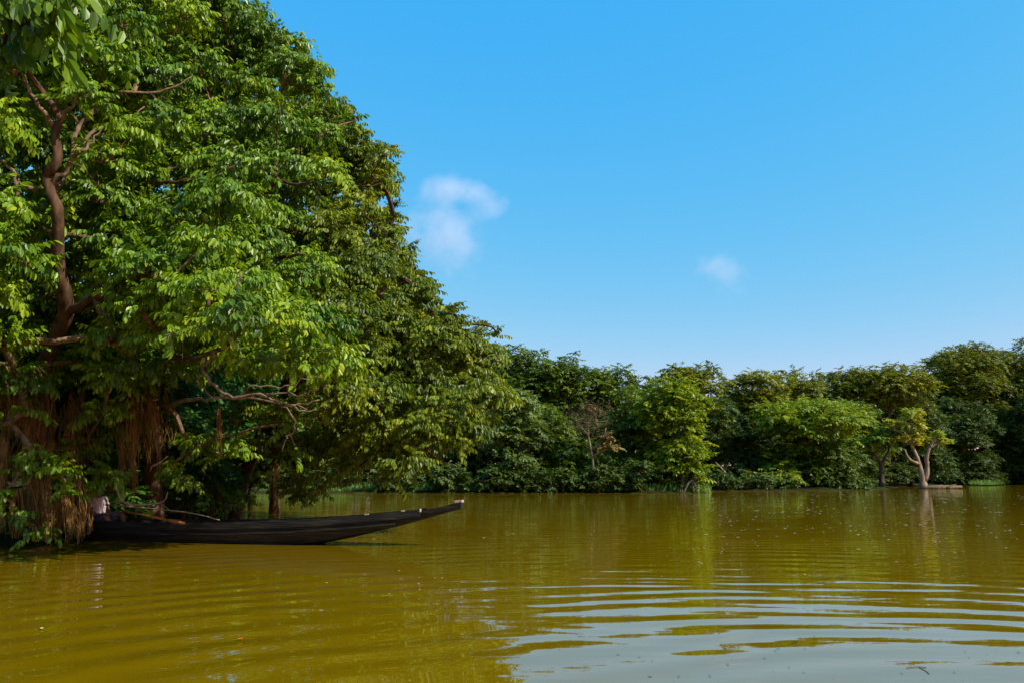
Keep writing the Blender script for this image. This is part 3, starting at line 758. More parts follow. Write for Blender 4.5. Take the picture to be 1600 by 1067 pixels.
for i, (px, py, rx, ry, Yd, fx, lm, ti, nb, lab) in enumerate(FAR):
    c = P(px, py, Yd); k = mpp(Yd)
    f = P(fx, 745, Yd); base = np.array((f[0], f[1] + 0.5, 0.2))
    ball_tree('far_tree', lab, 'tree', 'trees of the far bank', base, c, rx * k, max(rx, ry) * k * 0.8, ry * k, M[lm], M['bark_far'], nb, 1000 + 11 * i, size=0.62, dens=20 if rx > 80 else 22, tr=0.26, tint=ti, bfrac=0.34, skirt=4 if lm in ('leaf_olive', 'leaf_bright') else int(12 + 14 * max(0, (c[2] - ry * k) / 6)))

# shore bushes; shade of overhanging crowns put into darker leaves and tint
SHRUB = [(770, 745, 55.6, 40, 26, 'leaf_shade', 'dusky shore bush left of the far waterline reeds'), (836, 748, 55.4, 36, 26, 'leaf_dark', 'rounded dark shore bush below the greyish drooping tree'),
         (880, 750, 55.4, 26, 24, 'leaf_dark', 'small leafy shore bush under the low dark tree'), (935, 748, 55.4, 34, 26, 'leaf_dark', 'leafy shore bush between the low dark tree and the point'),
         (1000, 742, 55.8, 40, 30, 'leaf_dark', 'dark shore bush left of the bared roots'), (1130, 750, 62.5, 30, 18, 'leaf_shade', 'dim shore bush right of the bared roots'),
         (1180, 750, 63.5, 34, 18, 'leaf_pale', 'pale silvery shore bush in the deep dark gap'), (1222, 751, 64.5, 24, 16, 'leaf_shade', 'low bush right of the pale silvery one'),
         (1310, 748, 67, 40, 18, 'leaf_shade', 'dark shore bush left of the thin trunked tree'), (1400, 742, 82, 36, 24, 'leaf_shade', 'dark bush between the thin and the forked tree'),
         (1510, 740, 97, 50, 26, 'leaf_shade', 'dark bush behind the bright grass'), (1590, 740, 102, 50, 26, 'leaf_shade', 'dark bush at the right end of the grass'),
         (700, 745, 55.8, 40, 28, 'leaf_shade', 'dusky shore bush beyond the boat bow tip'), (620, 747, 56, 45, 26, 'leaf_shade', 'dusky shore bush over the middle of the boat bow'), (450, 745, 60, 60, 28, 'leaf_shade', 'dusky shore bush behind the slim trunk')]
for i, (px, py, Yd, rx, ry, lm, lab) in enumerate(SHRUB):
    c = P(px, py, Yd); k = mpp(Yd)
    ball_tree('shore_bush', lab, 'bush', 'bushes on the far shore', (c[0], c[1], 0.05), c, rx * k, rx * k * .8, ry * k, M['leaf_shade' if lm == 'leaf_dark' else lm], M['bark_far'], 14, 2000 + 7 * i, size=0.6, dens=22, tr=0.08, tint=.32, bfrac=.42)['category'] = 'bush'
# the wood behind, one tree after another; hidden leftmost ones added to block low sky
bk = np.random.default_rng(77)
k_ = 0
for px in list(range(272, 1720, 74)):
    Yd = np.interp(px, [420, 1060, 1300, 1700], [74, 76, 92, 122]) + bk.uniform(-2, 4)
    top = np.interp(px, [420, 760, 800, 860, 960, 1000, 1080, 1200, 1290, 1400, 1500, 1700], [470, 520, 552, 565, 590, 596, 588, 596, 602, 588, 560, 555])
    c1 = P(px, (top + 745) / 2, Yd); k = mpp(Yd)
    side = ['over the boat', 'beyond the boat bow', 'behind the greyish drooping tree', 'behind the withered tree', 'behind the sunlit bulging tree', 'behind the deep dark gap', 'behind the wide flat tree', 'behind the forked pale tree', 'behind the right edge crowns'][min(8, max(0, int((px - 420) / 145)))] if px >= 420 else 'dark tree of the wood added behind the near bank trees to block low sky'
    ball_tree('wood_tree', side if px < 420 else 'dark tree of the wood ' + side, 'tree', 'trees of the wood behind the far bank', (c1[0], c1[1], .5), c1, 62 * k, 50 * k, (745 - top) / 2 * k, M['leaf_shade'], M['bark_far'], 30, 3000 + 5 * k_, size=0.95, dens=28, tr=0.25, tint=.4, skirt=14)
    k_ += 1

# ------------------------------------------------------------------ the forked pale tree standing in the water, the thin tree, the withered tree
def path3(lst): return smooth_path(np.array([P(*q[:3]) for q in lst]), 4), np.interp(np.linspace(0, 1, (len(lst) - 1) * 4 + 1), np.linspace(0, 1, len(lst)), [q[3] for q in lst])
def custom_tree(name, label, stems, clumps, barkm, leafm, seed, size=.6, dens=26, group=None, sides=8, sub=None, limb_name='limb', extra=None):
    rg = np.random.default_rng(seed)
    base = P(*stems[0][0][:3]); base[2] = 0
    t = thing(name, label, 'tree', base, group)
    nodes = []
    for i, s in enumerate(stems):
        pts, rr = path3(s)
        tb = Tubes(); tb.add(pts, rr, sides, rg, 0.09)
        link('trunk' if i == 0 else limb_name, tb.mesh('trunk' if i == 0 else limb_name, barkm, base), t); nodes += list(pts[len(pts) // 3:])
    L = Leaves(); tw = Tubes()
    tg = []
    for px, py, Yd, rx, ry, ti in clumps:
        k = mpp(Yd); c = P(px, py, Yd); tg.append(c)
        for _ in range(5):
            q = c + rg.standard_normal(3) * np.array((rx, rx * .7, ry)) * k * 0.45
            bough_leaves(L, rg, q, rx * k * .6, ry * k * .5, int(dens * max(1, rx * k)), size, ti + rg.normal(0, .08), TPL_FAR)
            tg.append(q)
    for pts, rr in grow_branches(rg, nodes, tg, 0.02, 0.09): tw.add(pts, rr, 5, cap=False)
    if extra: extra(tw, rg)
    link('crown', L.mesh('crown', leafm, base, tw, barkm), t)
    return t
D1 = 72.0
custom_tree('forked_tree', 'small pale barked tree forking low at the water edge with sparse yellow-green tufts',
    [[(1443, 763, D1, .46), (1442, 752, D1, .29), (1439, 735, D1, .20), (1433, 714, D1, .165), (1424, 694, D1, .13), (1420, 675, D1, .10), (1424, 655, D1, .07)],
     [(1445, 750, D1, .26), (1449, 730, D1, .19), (1448, 714, D1, .17), (1453, 698, D1, .13), (1460, 685, D1, .10), (1459, 672, D1, .08)],
     [(1453, 698, D1, .16), (1462, 693, D1, .12), (1472, 689, D1, .06)],
     [(1436, 724, D1, .14), (1424, 719, D1 - .4, .12), (1417, 711, D1 - .5, .10), (1414, 702, D1 - .4, .07)],
     [(1424, 694, D1, .12), (1408, 676, D1, .09), (1394, 668, D1, .05)]],
    [(1408, 662, D1, 20, 9, .55), (1423, 645, D1, 15, 9, .5), (1432, 664, D1, 12, 9, .55), (1419, 684, D1, 15, 12, .62), (1432, 688, D1, 9, 11, .66), (1393, 662, D1, 9, 5, .5), (1466, 677, D1, 8, 5, .4), (1471, 688, D1, 7, 4, .45)],
    M['bark_pale'], M['leaf_yellow'], 51, size=.42, dens=24)
D2 = 73.0
custom_tree('thin_tree', 'slender grey trunked tree with one bright green tuft, beside the forked pale tree',
    [[(1378, 764, D2, .30), (1377, 745, D2, .22), (1377, 728, D2, .19), (1371, 716, D2, .15), (1366, 708, D2, .10)],
     [(1377, 728, D2, .14), (1382, 715, D2, .12), (1388, 705, D2, .07)]],
    [(1344, 692, D2, 19, 9, .45), (1352, 697, D2, 12, 6, .45), (1372, 682, D2, 20, 8, .15), (1392, 676, D2, 18, 9, .1), (1384, 692, D2, 18, 8, .1)],
    M['bark_far'], M['leaf_bright'], 52, size=.6, dens=18)
D3 = 56.0
def fuzz(tb, rg):
    for _ in range(520):
        c = P(920 + rg.normal(0, 19), 656 + rg.normal(0, 13), D3 + rg.normal(0, .7)); d = nrm(rg.standard_normal(3) + np.array((0, 0, .5))) * rg.uniform(.25, .6)
        tb.add([c, c + d * .5 + rg.normal(0, .05, 3), c + d], [.014, .010, .005], 3, cap=False)
custom_tree('withered_tree', 'brown withered tree with fuzzy bare twigs and rusty leaves in the far bank',
    [[(928, 765, D3, .13), (926, 720, D3, .10), (921, 690, D3, .08), (918, 664, D3, .06), (922, 645, D3, .05)],
     [(925, 700, D3, .10), (940, 690, D3, .08), (947, 668, D3, .04)], [(920, 680, D3, .08), (905, 664, D3, .06), (893, 650, D3, .03)], [(926, 712, D3, .08), (945, 702, D3, .06), (965, 700, D3, .03)]],
    [(955, 682, D3, 12, 8, .5), (950, 700, D3, 24, 5, .55), (925, 640, D3, 12, 5, .3)], M['bark_dead'], M['leaf_brown'], 53, size=.42, dens=10, extra=fuzz)
rg = np.random.default_rng(54)

# fallen limb in the dark gap, mound and log at the forked tree's foot, grass on the right shore
tb = Tubes(); pts, rr = path3([(1143, 752, 64, .10), (1136, 742, 64, .11), (1127, 731, 64.5, .09), (1118, 722, 65, .05)]); tb.add(pts, rr, 7, rg, .08)
pts, rr = path3([(1129, 735, 64.3, .05), (1136, 728, 64, .035), (1140, 722, 64, .02)]); tb.add(pts, rr, 5, rg, .08)
tag(link('fallen_branch', tb.mesh('fallen_branch', M['bark_pale'])), 'pale broken branch slanting into the water in the dark gap', 'branch')
tb = Tubes(); pts, rr = path3([(1440, 762, 71.4, .18), (1462, 761, 71.2, .24), (1480, 760.5, 71.3, .20), (1502, 760, 72, .12)]); tb.add(pts, rr, 9, rg, .12)
pts, rr = path3([(1478, 761, 71.1, .08), (1487, 758, 71, .06), (1494, 756, 71, .03)]); tb.add(pts, rr, 5, rg, .1)
tag(link('fallen_log', tb.mesh('fallen_log', M['bark_dead'])), 'fallen grey-brown log lying at the foot of the forked tree', 'log')
tb = Tubes()
for px, sp in ((1066, 14), (1080, 16)):
    for q in range(3):
        x1 = px + rg.normal(0, 6); pts, rr = path3([(px, 746 + rg.normal(0, 4), 56.5, .06), ((px + x1) / 2, 754, 56.2, .07), (x1 + rg.normal(0, sp * .4), 769, 55.8, .05)]); tb.add(pts, rr, 5, rg, .1, cap=False)
pr = [o for o in bpy.data.objects if o.get('label', '').startswith('low sunlit green tree')][0]
link('stilt_roots', tb.mesh('stilt_roots', M['bark_far'], pr.location), pr)
m_gr = leaf_mat('grass_blade', [(0.05, .12, .02), (0.08, .19, .03), (.12, .24, .04), (.2, .28, .05)], .5, .3)
def grass(n, fx, h, seed):
    r = np.random.default_rng(seed); p = np.array([fx(r) for _ in range(n)])
    a = r.uniform(0, 6.28, n); hh = h * (0.5 + r.random(n)); wd = 0.035 * np.ones(n)
    side = np.stack([np.cos(a), np.sin(a), 0 * a], -1) * wd[:, None]; ln = r.standard_normal((n, 3)) * .25 * hh[:, None]; ln[:, 2] = hh
    V = np.stack([p - side, p + side, p + ln * .6 + side * .6, p + ln], 1).reshape(-1, 3)
    F = np.arange(n)[:, None] * 4 + np.arange(4)[None]
    return np_mesh('grass', V, [F], m_gr, np.repeat(np.clip(r.normal(.5, .2, n), 0, 1), 4), smooth=False)
def gpos(r):
    px = r.uniform(1440, 1660); q = W(px, 757.0 + 1.5 * math.sin(px * .05)); q = q * (1 + 0.10 * r.random()); q[2] = .12; return q
gr = link('grass', grass(7000, gpos, .42, 61)); gr['kind'] = 'stuff'; gr['label'] = 'strip of bright grass on the right shore'; gr['category'] = 'grass'
def gpos2(r):
    px = r.uniform(400, 1110); q = W(px, 769.3); q = q * (1 + 0.03 * r.random()); q[2] = .05; return q
gr = link('grass', grass(5000, gpos2, .5, 62)); gr['kind'] = 'stuff'; gr['label'] = 'dim grass fringing the far waterline'; gr['category'] = 'grass'

# ------------------------------------------------------------------ the boat
m, n, l, b, out = new_mat('tarred_wood')
tc = n.new('ShaderNodeTexCoord'); mp = n.new('ShaderNodeMapping'); mp.inputs['Scale'].default_value = (0.7, 3, 9)
l.new(tc.outputs['Object'], mp.inputs[0])
nz = n.new('ShaderNodeTexNoise'); nz.inputs['Scale'].default_value = 2.4; nz.inputs['Detail'].default_value = 7; l.new(mp.outputs[0], nz.inputs['Vector'])
cr = n.new('ShaderNodeValToRGB'); cr.color_ramp.elements[0].position = .42; cr.color_ramp.elements[0].color = (.006, .0045, .003, 1)
cr.color_ramp.elements[1].position = .78; cr.color_ramp.elements[1].color = (.038, .029, .018, 1)
l.new(nz.outputs['Fac'], cr.inputs[0]); l.new(cr.outputs[0], b.inputs['Base Color']); b.inputs['Roughness'].default_value = .6; b.inputs['Specular IOR Level'].default_value = .3
bp = n.new('ShaderNodeBump'); bp.inputs['Strength'].default_value = .6; bp.inputs['Distance'].default_value = .03; l.new(nz.outputs['Fac'], bp.inputs['Height']); l.new(bp.outputs[0], b.inputs['Normal'])
M['tar'] = m
M['raw_wood'] = bark_mat('raw_wood', (.26, .17, .12), (.50, .38, .30), 8, .3)
M['bamboo'] = bark_mat('bamboo', (.20, .13, .07), (.36, .26, .15), 5, .1)
M['oar_wood'] = bark_mat('oar_wood', (.30, .09, .02), (.48, .17, .04), 6, .1)
Wa, Wb = W(503, 850), W(142, 842)
u = nrm((Wa - Wb)[:2]); nrm_ = np.array((-u[1], u[0]))
if nrm_[1] < 0: nrm_ = -nrm_
c0 = Wa[:2] + nrm_ * 0.16
dx = raydir(722, 788); sl = dx[0] / dx[1]
# c0 + s*u on the line x = sl*y
s_tip = (sl * c0[1] - c0[0]) / (u[0] - sl * u[1])
tip = c0 + u * s_tip
LB = 8.3
stern = tip - u * LB
boat = thing('rowing_boat', 'long low black wooden boat with a raised narrow bow, moored under the trees', 'boat', (stern[0], stern[1], 0))
boat.rotation_euler = (0, 0, math.atan2(u[1], u[0]))
tt_ = np.array([0, .12, .40, .75, 1.27, 2.1, 2.6, 3.3, 4.5, 6, 7.4, 8.3])
GZ = np.array([.80, .775, .70, .64, .58, .51, .465, .42, .375, .345, .36, .42])
KZ = np.array([.675, .645, .57, .47, .335, .14, .035, -.06, -.15, -.15, -.08, .10])
HB = np.array([.085, .10, .145, .20, .28, .40, .46, .52, .56, .54, .44, .28])
BB = np.array([.06, .07, .09, .12, .17, .24, .30, .36, .40, .38, .28, .14])   # bottom half width
def sect(t):
    return np.interp(t, tt_, GZ), np.interp(t, tt_, KZ), np.interp(t, tt_, HB), np.interp(t, tt_, BB)
ts = np.linspace(0, LB, 46)
V, F = [], []
prof = 12
for t in ts:
    g_, k_z, hb, bb = sect(t); th = 0.035 if t > .55 else 0.0
    fl = max(k_z + 0.05, k_z) 
    chine = k_z + (g_ - k_z) * 0.10
    mid = k_z + (g_ - k_z) * 0.55
    mb = bb + (hb - bb) * 0.72
    outer = [(hb, g_), (mb, mid), (bb, chine), (bb * .6, k_z), (-bb * .6, k_z), (-bb, chine), (-mb, mid), (-hb, g_)]
    if t > .75:
        fz = min(k_z + .06, g_ - .03); inner = [(-hb + .035, g_), (-max(bb - .02, .02), fz + .02), (max(bb - .02, .02), fz + .02), (hb - .035, g_)]
    else:
        inner = [(-hb + .01, g_ - .002), (-hb * .4, g_ - .004), (hb * .4, g_ - .004), (hb - .01, g_ - .002)]
    for yy, zz in outer + inner: V.append((LB - t, yy, zz))
for i in range(len(ts) - 1):
    for j in range(prof):
        F.append((i * prof + j, i * prof + (j + 1) % prof, (i + 1) * prof + (j + 1) % prof, (i + 1) * prof + j))
me = bpy.data.meshes.new('hull')
F2 = [tuple(range(prof)), tuple(reversed(range((len(ts) - 1) * prof, len(ts) * prof)))]
me.from_pydata([tuple(map(float, v)) for v in V], [], F + F2); me.materials.append(M['tar']); me.update()
link('hull', me, boat)
def strip(name, side, t0, t1, zoff0, zoff1, proud, mat, nn=40, jag=0.0, seed=0):
    """a plank along the sheer of one side"""
    r = np.random.default_rng(seed); V, F = [], []
    for i, t in enumerate(np.linspace(t0, t1, nn)):
        g_, k_z, hb, bb = sect(t); j = jag * r.standard_normal()
        for yy, zz in ((hb + proud, g_ + zoff0), (hb + proud, g_ + zoff1 + j), (hb - .03, g_ + zoff1 + j), (hb - .03, g_ + zoff0)):
            V.append((LB - t, side * yy, zz))
    for i in range(nn - 1):
        for j in range(4): F.append((i * 4 + j, i * 4 + (j + 1) % 4, (i + 1) * 4 + (j + 1) % 4, (i + 1) * 4 + j))
    F += [(0, 1, 2, 3), tuple((nn - 1) * 4 + q for q in (3, 2, 1, 0))]
    me = bpy.data.meshes.new(name); me.from_pydata([tuple(map(float, v)) for v in V], [], F); me.materials.append(mat); me.update()
    return link(name, me, boat)
for sd in (-1, 1):
    strip('sheer_plank', sd, .74, LB - .1, -.10, .028, .022, M['tar'], 60, .004, 5 + sd)
    strip('rubbing_strake', sd, 1.2, LB - .4, -.20, -.165, .004, M['tar'], 40, .002, 9 + sd)
def box(name, x0, x1, y0, y1, z0, z1, mat, parent, tilt=0):
    V = [(x0, y0, z0), (x1, y0, z0 + tilt), (x1, y1, z0 + tilt), (x0, y1, z0), (x0, y0, z1), (x1, y0, z1 + tilt), (x1, y1, z1 + tilt), (x0, y1, z1)]
    me = bpy.data.meshes.new(name); me.from_pydata([tuple(map(float, v)) for v in V], [], [(0, 3, 2, 1), (4, 5, 6, 7), (0, 1, 5, 4), (1, 2, 6, 5), (2, 3, 7, 6), (3, 0, 4, 7)]); me.materials.append(mat); me.update()
    o = link(name, me, parent); bv = o.modifiers.new('bevel', 'BEVEL'); bv.width = min(.006, abs(z1 - z0) * .25); bv.segments = 2
    return o
o = box('bow_cap', LB - .13, LB + .012, -.082, .082, .775, .822, M['raw_wood'], boat, .012); o['label'] = 'pale cap of the bow'  # paler block over the bow tip
o = box('plank_end', LB - .745, LB - .72, -.222, -.165, .615, .675, M['raw_wood'], boat); o['label'] = 'pale broken end of the side plank'
for t, w_, y_ in ((1.05, .035, 1), (1.72, .04, 1)):      # chips where raw wood shows on the near rail
    g_, k_z, hb, bb = sect(t); o = box('worn_chip', LB - t - w_, LB - t + w_, -hb - .026, -hb + .02, g_ + .012, g_ + .036, M['raw_wood'], boat, .006)
for t in (1.9, 3.4, 4.9, 6.4):
    g_, k_z, hb, bb = sect(t); box('thwart', LB - t - .11, LB - t + .11, -hb + .037, hb - .037, g_ - .11, g_ - .075, M['tar'], boat)
box('bow_deck', LB - 1.3, LB - .77, -.17, .17, .56, .585, M['tar'], boat, .02)
box('floor_board', 1.4, 5.4, -.24, .24, .02, .045, M['tar'], boat)

def stick(name, lab, cat, pts, r0, r1, mat):
    tb = Tubes(); tb.add(smooth_path(np.array([P(*q) for q in pts]), 5), np.linspace(r0, r1, (len(pts) - 1) * 5 + 1), 8, np.random.default_rng(3), .03)
    return tag(link(name, tb.mesh(name, mat)), lab, cat)
stick('bamboo_pole', 'thin pale pole lying across the boat with its tip over the side', 'pole', [(165, 788, 15.5), (215, 792, 15.3), (285, 799, 15.0), (318, 805, 14.85), (343, 812, 14.8)], .017, .009, M['bamboo'])
# oar: round shaft and flat blade
oar = thing('oar', 'orange-brown wooden oar resting on the side of the boat', 'oar', P(190, 797, 15.5))
tb = Tubes(); tb.add([P(190, 797, 15.5), P(235, 806, 15.2), P(262, 812, 15.05)], [.020, .022, .02], 8); link('shaft', tb.mesh('shaft', M['oar_wood'], oar.location), oar)
tb = Tubes(); q0, q1 = P(260, 811.6, 15.06), P(288, 816.8, 14.9); tb.add([q0, q0 * .8 + q1 * .2, q0 * .4 + q1 * .6, q1], [.018, .032, .036, .022], 8); link('blade', tb.mesh('blade', M['oar_wood'], oar.location), oar)

# ------------------------------------------------------------------ the person sitting in the stern, half hidden by leaves
def skin_mesh(name, verts, edges, radii, mat, parent, root=0, sub=2):
    me = bpy.data.meshes.new(name); me.from_pydata([tuple(map(float, v)) for v in verts], edges, []); me.materials.append(mat); me.update()
    o = link(name, me, parent)
    o.modifiers.new('skin', 'SKIN'); sk = me.skin_vertices[0].data if me.skin_vertices else None
    if sk is None:
        return o
    for i, r in enumerate(radii):
        sk[i].radius = (r, r) if not isinstance(r, tuple) else r
        sk[i].use_root = (i == root)
    s = o.modifiers.new('sub', 'SUBSURF'); s.levels = sub; s.render_levels = sub
    return o
def plain(name, col, rough=.8, spec=.3):
    m, n, l, b, out = new_mat(name); b.inputs['Roughness'].default_value = rough; b.inputs['Specular IOR Level'].default_value = spec
    nz = n.new('ShaderNodeTexNoise'); nz.inputs['Scale'].default_value = 9; nz.inputs['Detail'].default_value = 4
    cr = n.new('ShaderNodeValToRGB'); cr.color_ramp.elements[0].color = (*[c * .75 for c in col], 1); cr.color_ramp.elements[1].color = (*[min(1, c * 1.2) for c in col], 1)
    l.new(nz.outputs['Fac'], cr.inputs[0]); l.new(cr.outputs[0], b.inputs['Base Color']); return m
M['skin'] = plain('skin', (.13, .065, .038), .55); M['shirt'] = plain('shirt', (.50, .42, .45)); M['hair'] = plain('hair', (.012, .010, .010), .5); M['cloth'] = plain('lungi', (.07, .06, .10))
sl_ = raydir(152, 800); sl_ = sl_[0] / sl_[1]; s_p = (sl_ * stern[1] - stern[0]) / (u[0] - sl_ * u[1]); pp = stern + u * s_p
per = thing('person', 'person in a pale mauve shirt sitting in the boat behind the leaves', 'person', (pp[0], pp[1], .25))
bv = [(0, 0, .12), (0, 0, .28), (.0, .02, .46), (0, .02, .58), (0, .0, .66), (0, -.02, .74), (0, -.03, .82),          # pelvis .. head top
      (-.17, .01, .53), (-.24, -.05, .30), (-.16, -.26, .18), (.17, .01, .53), (.24, -.05, .30), (.17, -.25, .20),      # arms
      (-.11, -.05, .10), (-.22, -.40, .22), (-.16, -.52, -.10), (.11, -.05, .10), (.20, -.42, .24), (.15, -.54, -.10), (-.16, -.68, -.13), (.15, -.70, -.13)]
be = [(0, 1), (1, 2), (2, 3), (3, 4), (4, 5), (5, 6), (2, 7), (7, 8), (8, 9), (2, 10), (10, 11), (11, 12), (0, 13), (13, 14), (14, 15), (0, 16), (16, 17), (17, 18), (15, 19), (18, 20)]
br = [(.15, .12), (.14, .10), (.14, .10), (.06, .06), (.075, .09), (.085, .105), (.06, .075), .06, .043, .032, .06, .043, .032, .10, .075, .045, .10, .075, .045, .035, .035]
body = skin_mesh('body', bv, be, br, M['skin'], per)
shirt = skin_mesh('shirt', [bv[0], bv[1], bv[2], (0, .02, .545), bv[7], (-.22, -.03, .36), bv[10], (.22, -.03, .36)], [(0, 1), (1, 2), (2, 3), (2, 4), (4, 5), (2, 6), (6, 7)],
                  [(.175, .15), (.168, .13), (.17, .13), (.075, .075), .085, .07, .085, .07], M['shirt'], per)
skin_mesh('lungi', [bv[0], bv[13], bv[14], bv[16], bv[17]], [(0, 1), (1, 2), (0, 3), (3, 4)], [(.19, .16), .125, .10, .125, .10], M['cloth'], per)
skin_mesh('hair', [(0, .03, .70), (0, .015, .78), (0, -.01, .835)], [(0, 1), (1, 2)], [(.082, .085), (.098, .105), (.07, .08)], M['hair'], per)
for s in (-1, 1):
    for q in range(4):
        hb_ = np.array(bv[9] if s < 0 else bv[12]); o_ = np.array((s * (q - 1.5) * .019, -.035, 0))
        skin_mesh('finger', [hb_ + o_, hb_ + o_ + (0, -.035, -.012), hb_ + o_ + (0, -.055 - .004 * (q % 3), -.035)], [(0, 1), (1, 2)], [.011, .009, .008], M['skin'], body, sub=1)
    hb_ = np.array(bv[9] if s < 0 else bv[12]); skin_mesh('thumb', [hb_ + (-s * .02, 0, 0), hb_ + (-s * .05, -.02, -.01), hb_ + (-s * .055, -.05, -.02)], [(0, 1), (1, 2)], [.013, .010, .008], M['skin'], body, sub=1)
per.rotation_euler = (0, 0, math.atan2(u[0], -u[1]))

# a loose twig bent over the boat, off the rooted tree
bt_ = [o for o in bpy.data.objects if o.get('label', '').startswith('tree hung with')][0]
tb = Tubes()
for lst in ([(165, 745, 15.4, .022), (182, 760, 15.0, .022), (186, 776, 14.7, .020), (200, 787, 14.6, .018), (222, 788, 14.6, .016), (245, 786, 14.6, .013), (258, 780, 14.6, .010), (262, 768, 14.6, .007)],
            [(182, 760, 15.0, .014), (190, 750, 15, .010), (205, 740, 15, .006)], [(250, 785, 14.6, .006), (262, 794, 14.6, .004), (270, 800, 14.6, .003)],
            [(235, 735, 15, .008), (238, 728, 15, .012), (250, 722, 15.2, .014), (262, 712, 15.4, .015)]):
    pts, rr = path3(lst); tb.add(pts, rr, 6, rg, .06)
link('bent_twig', tb.mesh('bent_twig', M['bark_twig'], bt_.location), bt_)

# ------------------------------------------------------------------ bits afloat
m_sp = plain('floating_bits', (.55, .52, .42), .6)
r = np.random.default_rng(91); V, F = [], []
for _ in range(700):
    if r.random() < .88: px, py = r.uniform(1080, 1640), 764 + abs(r.normal(0, 42)) + 3
    else: px, py = r.uniform(500, 1640), r.uniform(790, 930)
    if py > 1060: continue
    q = W(px, py, .004); s = r.uniform(.3, 1.0) ** 1.5 * .022 * (q[1] / 12) ** .85; a = r.uniform(0, 6.28, 5).cumsum()
    b0 = len(V); kk = 5
    for j in range(kk):
        th = j / kk * 6.283 + r.uniform(-.3, .3); V.append((q[0] + s * math.cos(th) * 1.5, q[1] + s * math.sin(th), .004 + .003 * r.random()))
    F.append(tuple(range(b0, b0 + kk)))
me = bpy.data.meshes.new('floating_specks'); me.from_pydata([tuple(map(float, v)) for v in V], [], F); me.materials.append(m_sp); me.update()
o = link('floating_specks', me); o['kind'] = 'stuff'; o['label'] = 'pale specks of flotsam scattered over the water'; o['category'] = 'flotsam'
m_dk = plain('dark_bits', (.05, .045, .03), .6)
V, F = [], []
for _ in range(90):
    px, py = r.uniform(800, 1620), r.uniform(950, 1066)
    q = W(px, py, .004); s = r.uniform(.25, 1.0) ** 2 * .010
    b0 = len(V)
    for j in range(5):
        th = j / 5 * 6.283 + r.uniform(-.4, .4); V.append((q[0] + s * math.cos(th) * 1.6, q[1] + s * math.sin(th), .004 + .002 * r.random()))
    F.append(tuple(range(b0, b0 + 5)))
me = bpy.data.meshes.new('floating_debris'); me.from_pydata([tuple(map(float, v)) for v in V], [], F); me.materials.append(m_dk); me.update()
o = link('floating_debris', me); o['kind'] = 'stuff'; o['label'] = 'dark crumbs floating on the sky-lit ripples'; o['category'] = 'flotsam'
def curled_leaf(name, lab, px, py, L_, mat, yaw):
    c = W(px, py, .006); V, F = [], []
    n1, n2 = 9, 5
    for i in range(n1):
        s = i / (n1 - 1)
        for j in range(n2):
            t = j / (n2 - 1) * 2 - 1; wd = .24 * math.sin(math.pi * min(1, s * .96 + .02)) ** .8
            V.append((L_ * (s - .5), L_ * t * wd, .003 + L_ * (.10 * t * t * wd * 4 + .30 * (s - .5) ** 2)))
    for i in range(n1 - 1):
        for j in range(n2 - 1): F.append((i * n2 + j, i * n2 + j + 1, (i + 1) * n2 + j + 1, (i + 1) * n2 + j))
    me = bpy.data.meshes.new(name); me.from_pydata([tuple(map(float, v)) for v in V], [], F); me.materials.append(mat); me.update()
    for p in me.polygons: p.use_smooth = True
    o = link(name, me); o.location = tuple(map(float, c)); o.rotation_euler = (0, 0, yaw)
    sd = o.modifiers.new('thick', 'SOLIDIFY'); sd.thickness = .0015
    return tag(o, lab, 'leaf')
curled_leaf('floating_leaf', 'dark curled leaf floating alone on the sky-lit ripples', 1244, 1003, .07, m_dk, .3)
curled_leaf('floating_leaf', 'small orange leaf floating on the brown water in front of the boat', 375, 998, .05, plain('orange_leaf', (.55, .10, .02)), .8)
curled_leaf('floating_leaf', 'pale leaf floating on the brown water at the left below the roots', 65, 982, .06, plain('pale_leaf', (.45, .40, .18)), 2.0)
tb = Tubes()
for lst in ([(1416, 1043), (1432, 1041), (1447, 1042)], [(1436, 1041.5), (1446, 1047), (1452, 1052)]):
    tb.add(smooth_path(np.array([W(a, b_, .004) for a, b_ in lst]), 4), [.0022] * (2 * 4 + 1), 5)
tag(link('floating_twig', tb.mesh('floating_twig', m_dk)), 'thin dark forked twig floating at the lower right', 'twig')

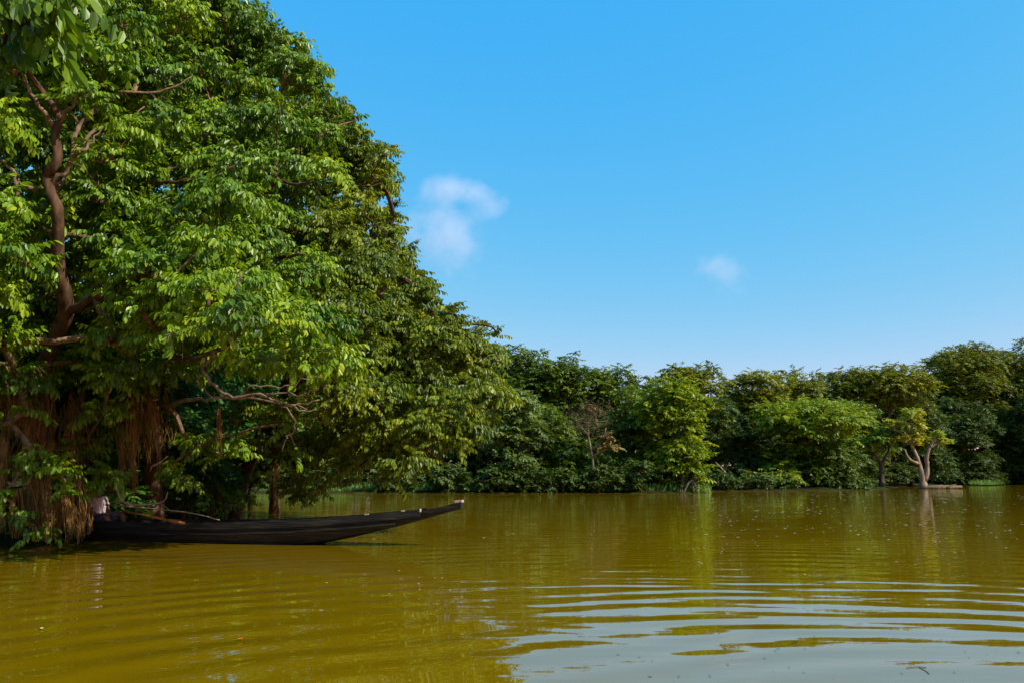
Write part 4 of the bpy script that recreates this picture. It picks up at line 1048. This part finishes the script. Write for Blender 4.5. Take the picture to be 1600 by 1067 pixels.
# ------------------------------------------------------------------ two small clouds
def cloud(label, puffs, Yd, dens, seed, nscale):
    m = bpy.data.materials.new('cloud_vapour'); m.use_nodes = True; n, l = m.node_tree.nodes, m.node_tree.links
    n.remove(n['Principled BSDF']); out = n['Material Output']
    pv = n.new('ShaderNodeVolumePrincipled'); pv.inputs['Color'].default_value = (1, 1, 1, 1); pv.inputs['Anisotropy'].default_value = 0.0
    geo = n.new('ShaderNodeNewGeometry')
    def mt(op, a, b_=None):
        k = n.new('ShaderNodeMath'); k.operation = op
        for i, v in enumerate((a, b_)):
            if v is None: continue
            if isinstance(v, (int, float)): k.inputs[i].default_value = v
            else: l.new(v, k.inputs[i])
        return k.outputs[0]
    nz = n.new('ShaderNodeTexNoise'); nz.inputs['Scale'].default_value = nscale; nz.inputs['Detail'].default_value = 8; nz.inputs['Roughness'].default_value = .68
    l.new(geo.outputs['Position'], nz.inputs['Vector'])
    tot = None; lo = np.full(3, 1e9); hi = -lo
    for px, py, rx, ry, wgt in puffs:
        c = P(px, py, Yd); k = mpp(Yd); R = np.array((rx * k, rx * k * .8, ry * k)); lo = np.minimum(lo, c - R); hi = np.maximum(hi, c + R)
        vs = n.new('ShaderNodeVectorMath'); vs.operation = 'SUBTRACT'; l.new(geo.outputs['Position'], vs.inputs[0]); vs.inputs[1].default_value = tuple(c)
        vd = n.new('ShaderNodeVectorMath'); vd.operation = 'DIVIDE'; l.new(vs.outputs[0], vd.inputs[0]); vd.inputs[1].default_value = tuple(R)
        ln = n.new('ShaderNodeVectorMath'); ln.operation = 'LENGTH'; l.new(vd.outputs[0], ln.inputs[0])
        f = mt('MULTIPLY', mt('MAXIMUM', mt('SUBTRACT', 1.0, ln.outputs['Value']), 0.0), wgt)
        tot = f if tot is None else mt('ADD', tot, f)
    dn = mt('MULTIPLY', mt('MAXIMUM', mt('ADD', mt('SUBTRACT', tot, .46), mt('MULTIPLY', mt('SUBTRACT', nz.outputs['Fac'], .44), 3.0)), 0.0), dens)
    dn = mt('MULTIPLY', dn, mt('MINIMUM', mt('MULTIPLY', tot, 3.0), 1.0))
    l.new(dn, pv.inputs['Density']); l.new(pv.outputs[0], out.inputs['Volume'])
    c = (lo + hi) / 2; h = (hi - lo) / 2
    me = bpy.data.meshes.new('cloud')
    V = [(x * h[0], y * h[1], z * h[2]) for x in (-1, 1) for y in (-1, 1) for z in (-1, 1)]
    me.from_pydata([tuple(map(float, v)) for v in V], [], [(0, 1, 3, 2), (4, 6, 7, 5), (0, 4, 5, 1), (2, 3, 7, 6), (0, 2, 6, 4), (1, 5, 7, 3)]); me.materials.append(m); me.update()
    o = link('cloud', me); o.location = tuple(map(float, c)); o['kind'] = 'stuff'
    o['label'] = label; o['category'] = 'cloud'
    return o
cloud('two-lobed white cloud beside the slope of the big bank trees', [(705, 294, 60, 34, 1.0), (738, 300, 46, 26, .8), (766, 318, 46, 32, 1.0), (690, 345, 95, 75, .72), (705, 395, 110, 90, .5)], 900, .0155, 4, .022)
cloud('small faint cloud alone above the far skyline', [(1126, 412, 46, 30, .8), (1134, 432, 80, 44, .55)], 900, .0115, 2, .024)
print('faces', sum(len(o.data.polygons) for o in bpy.data.objects if o.type == 'MESH'))
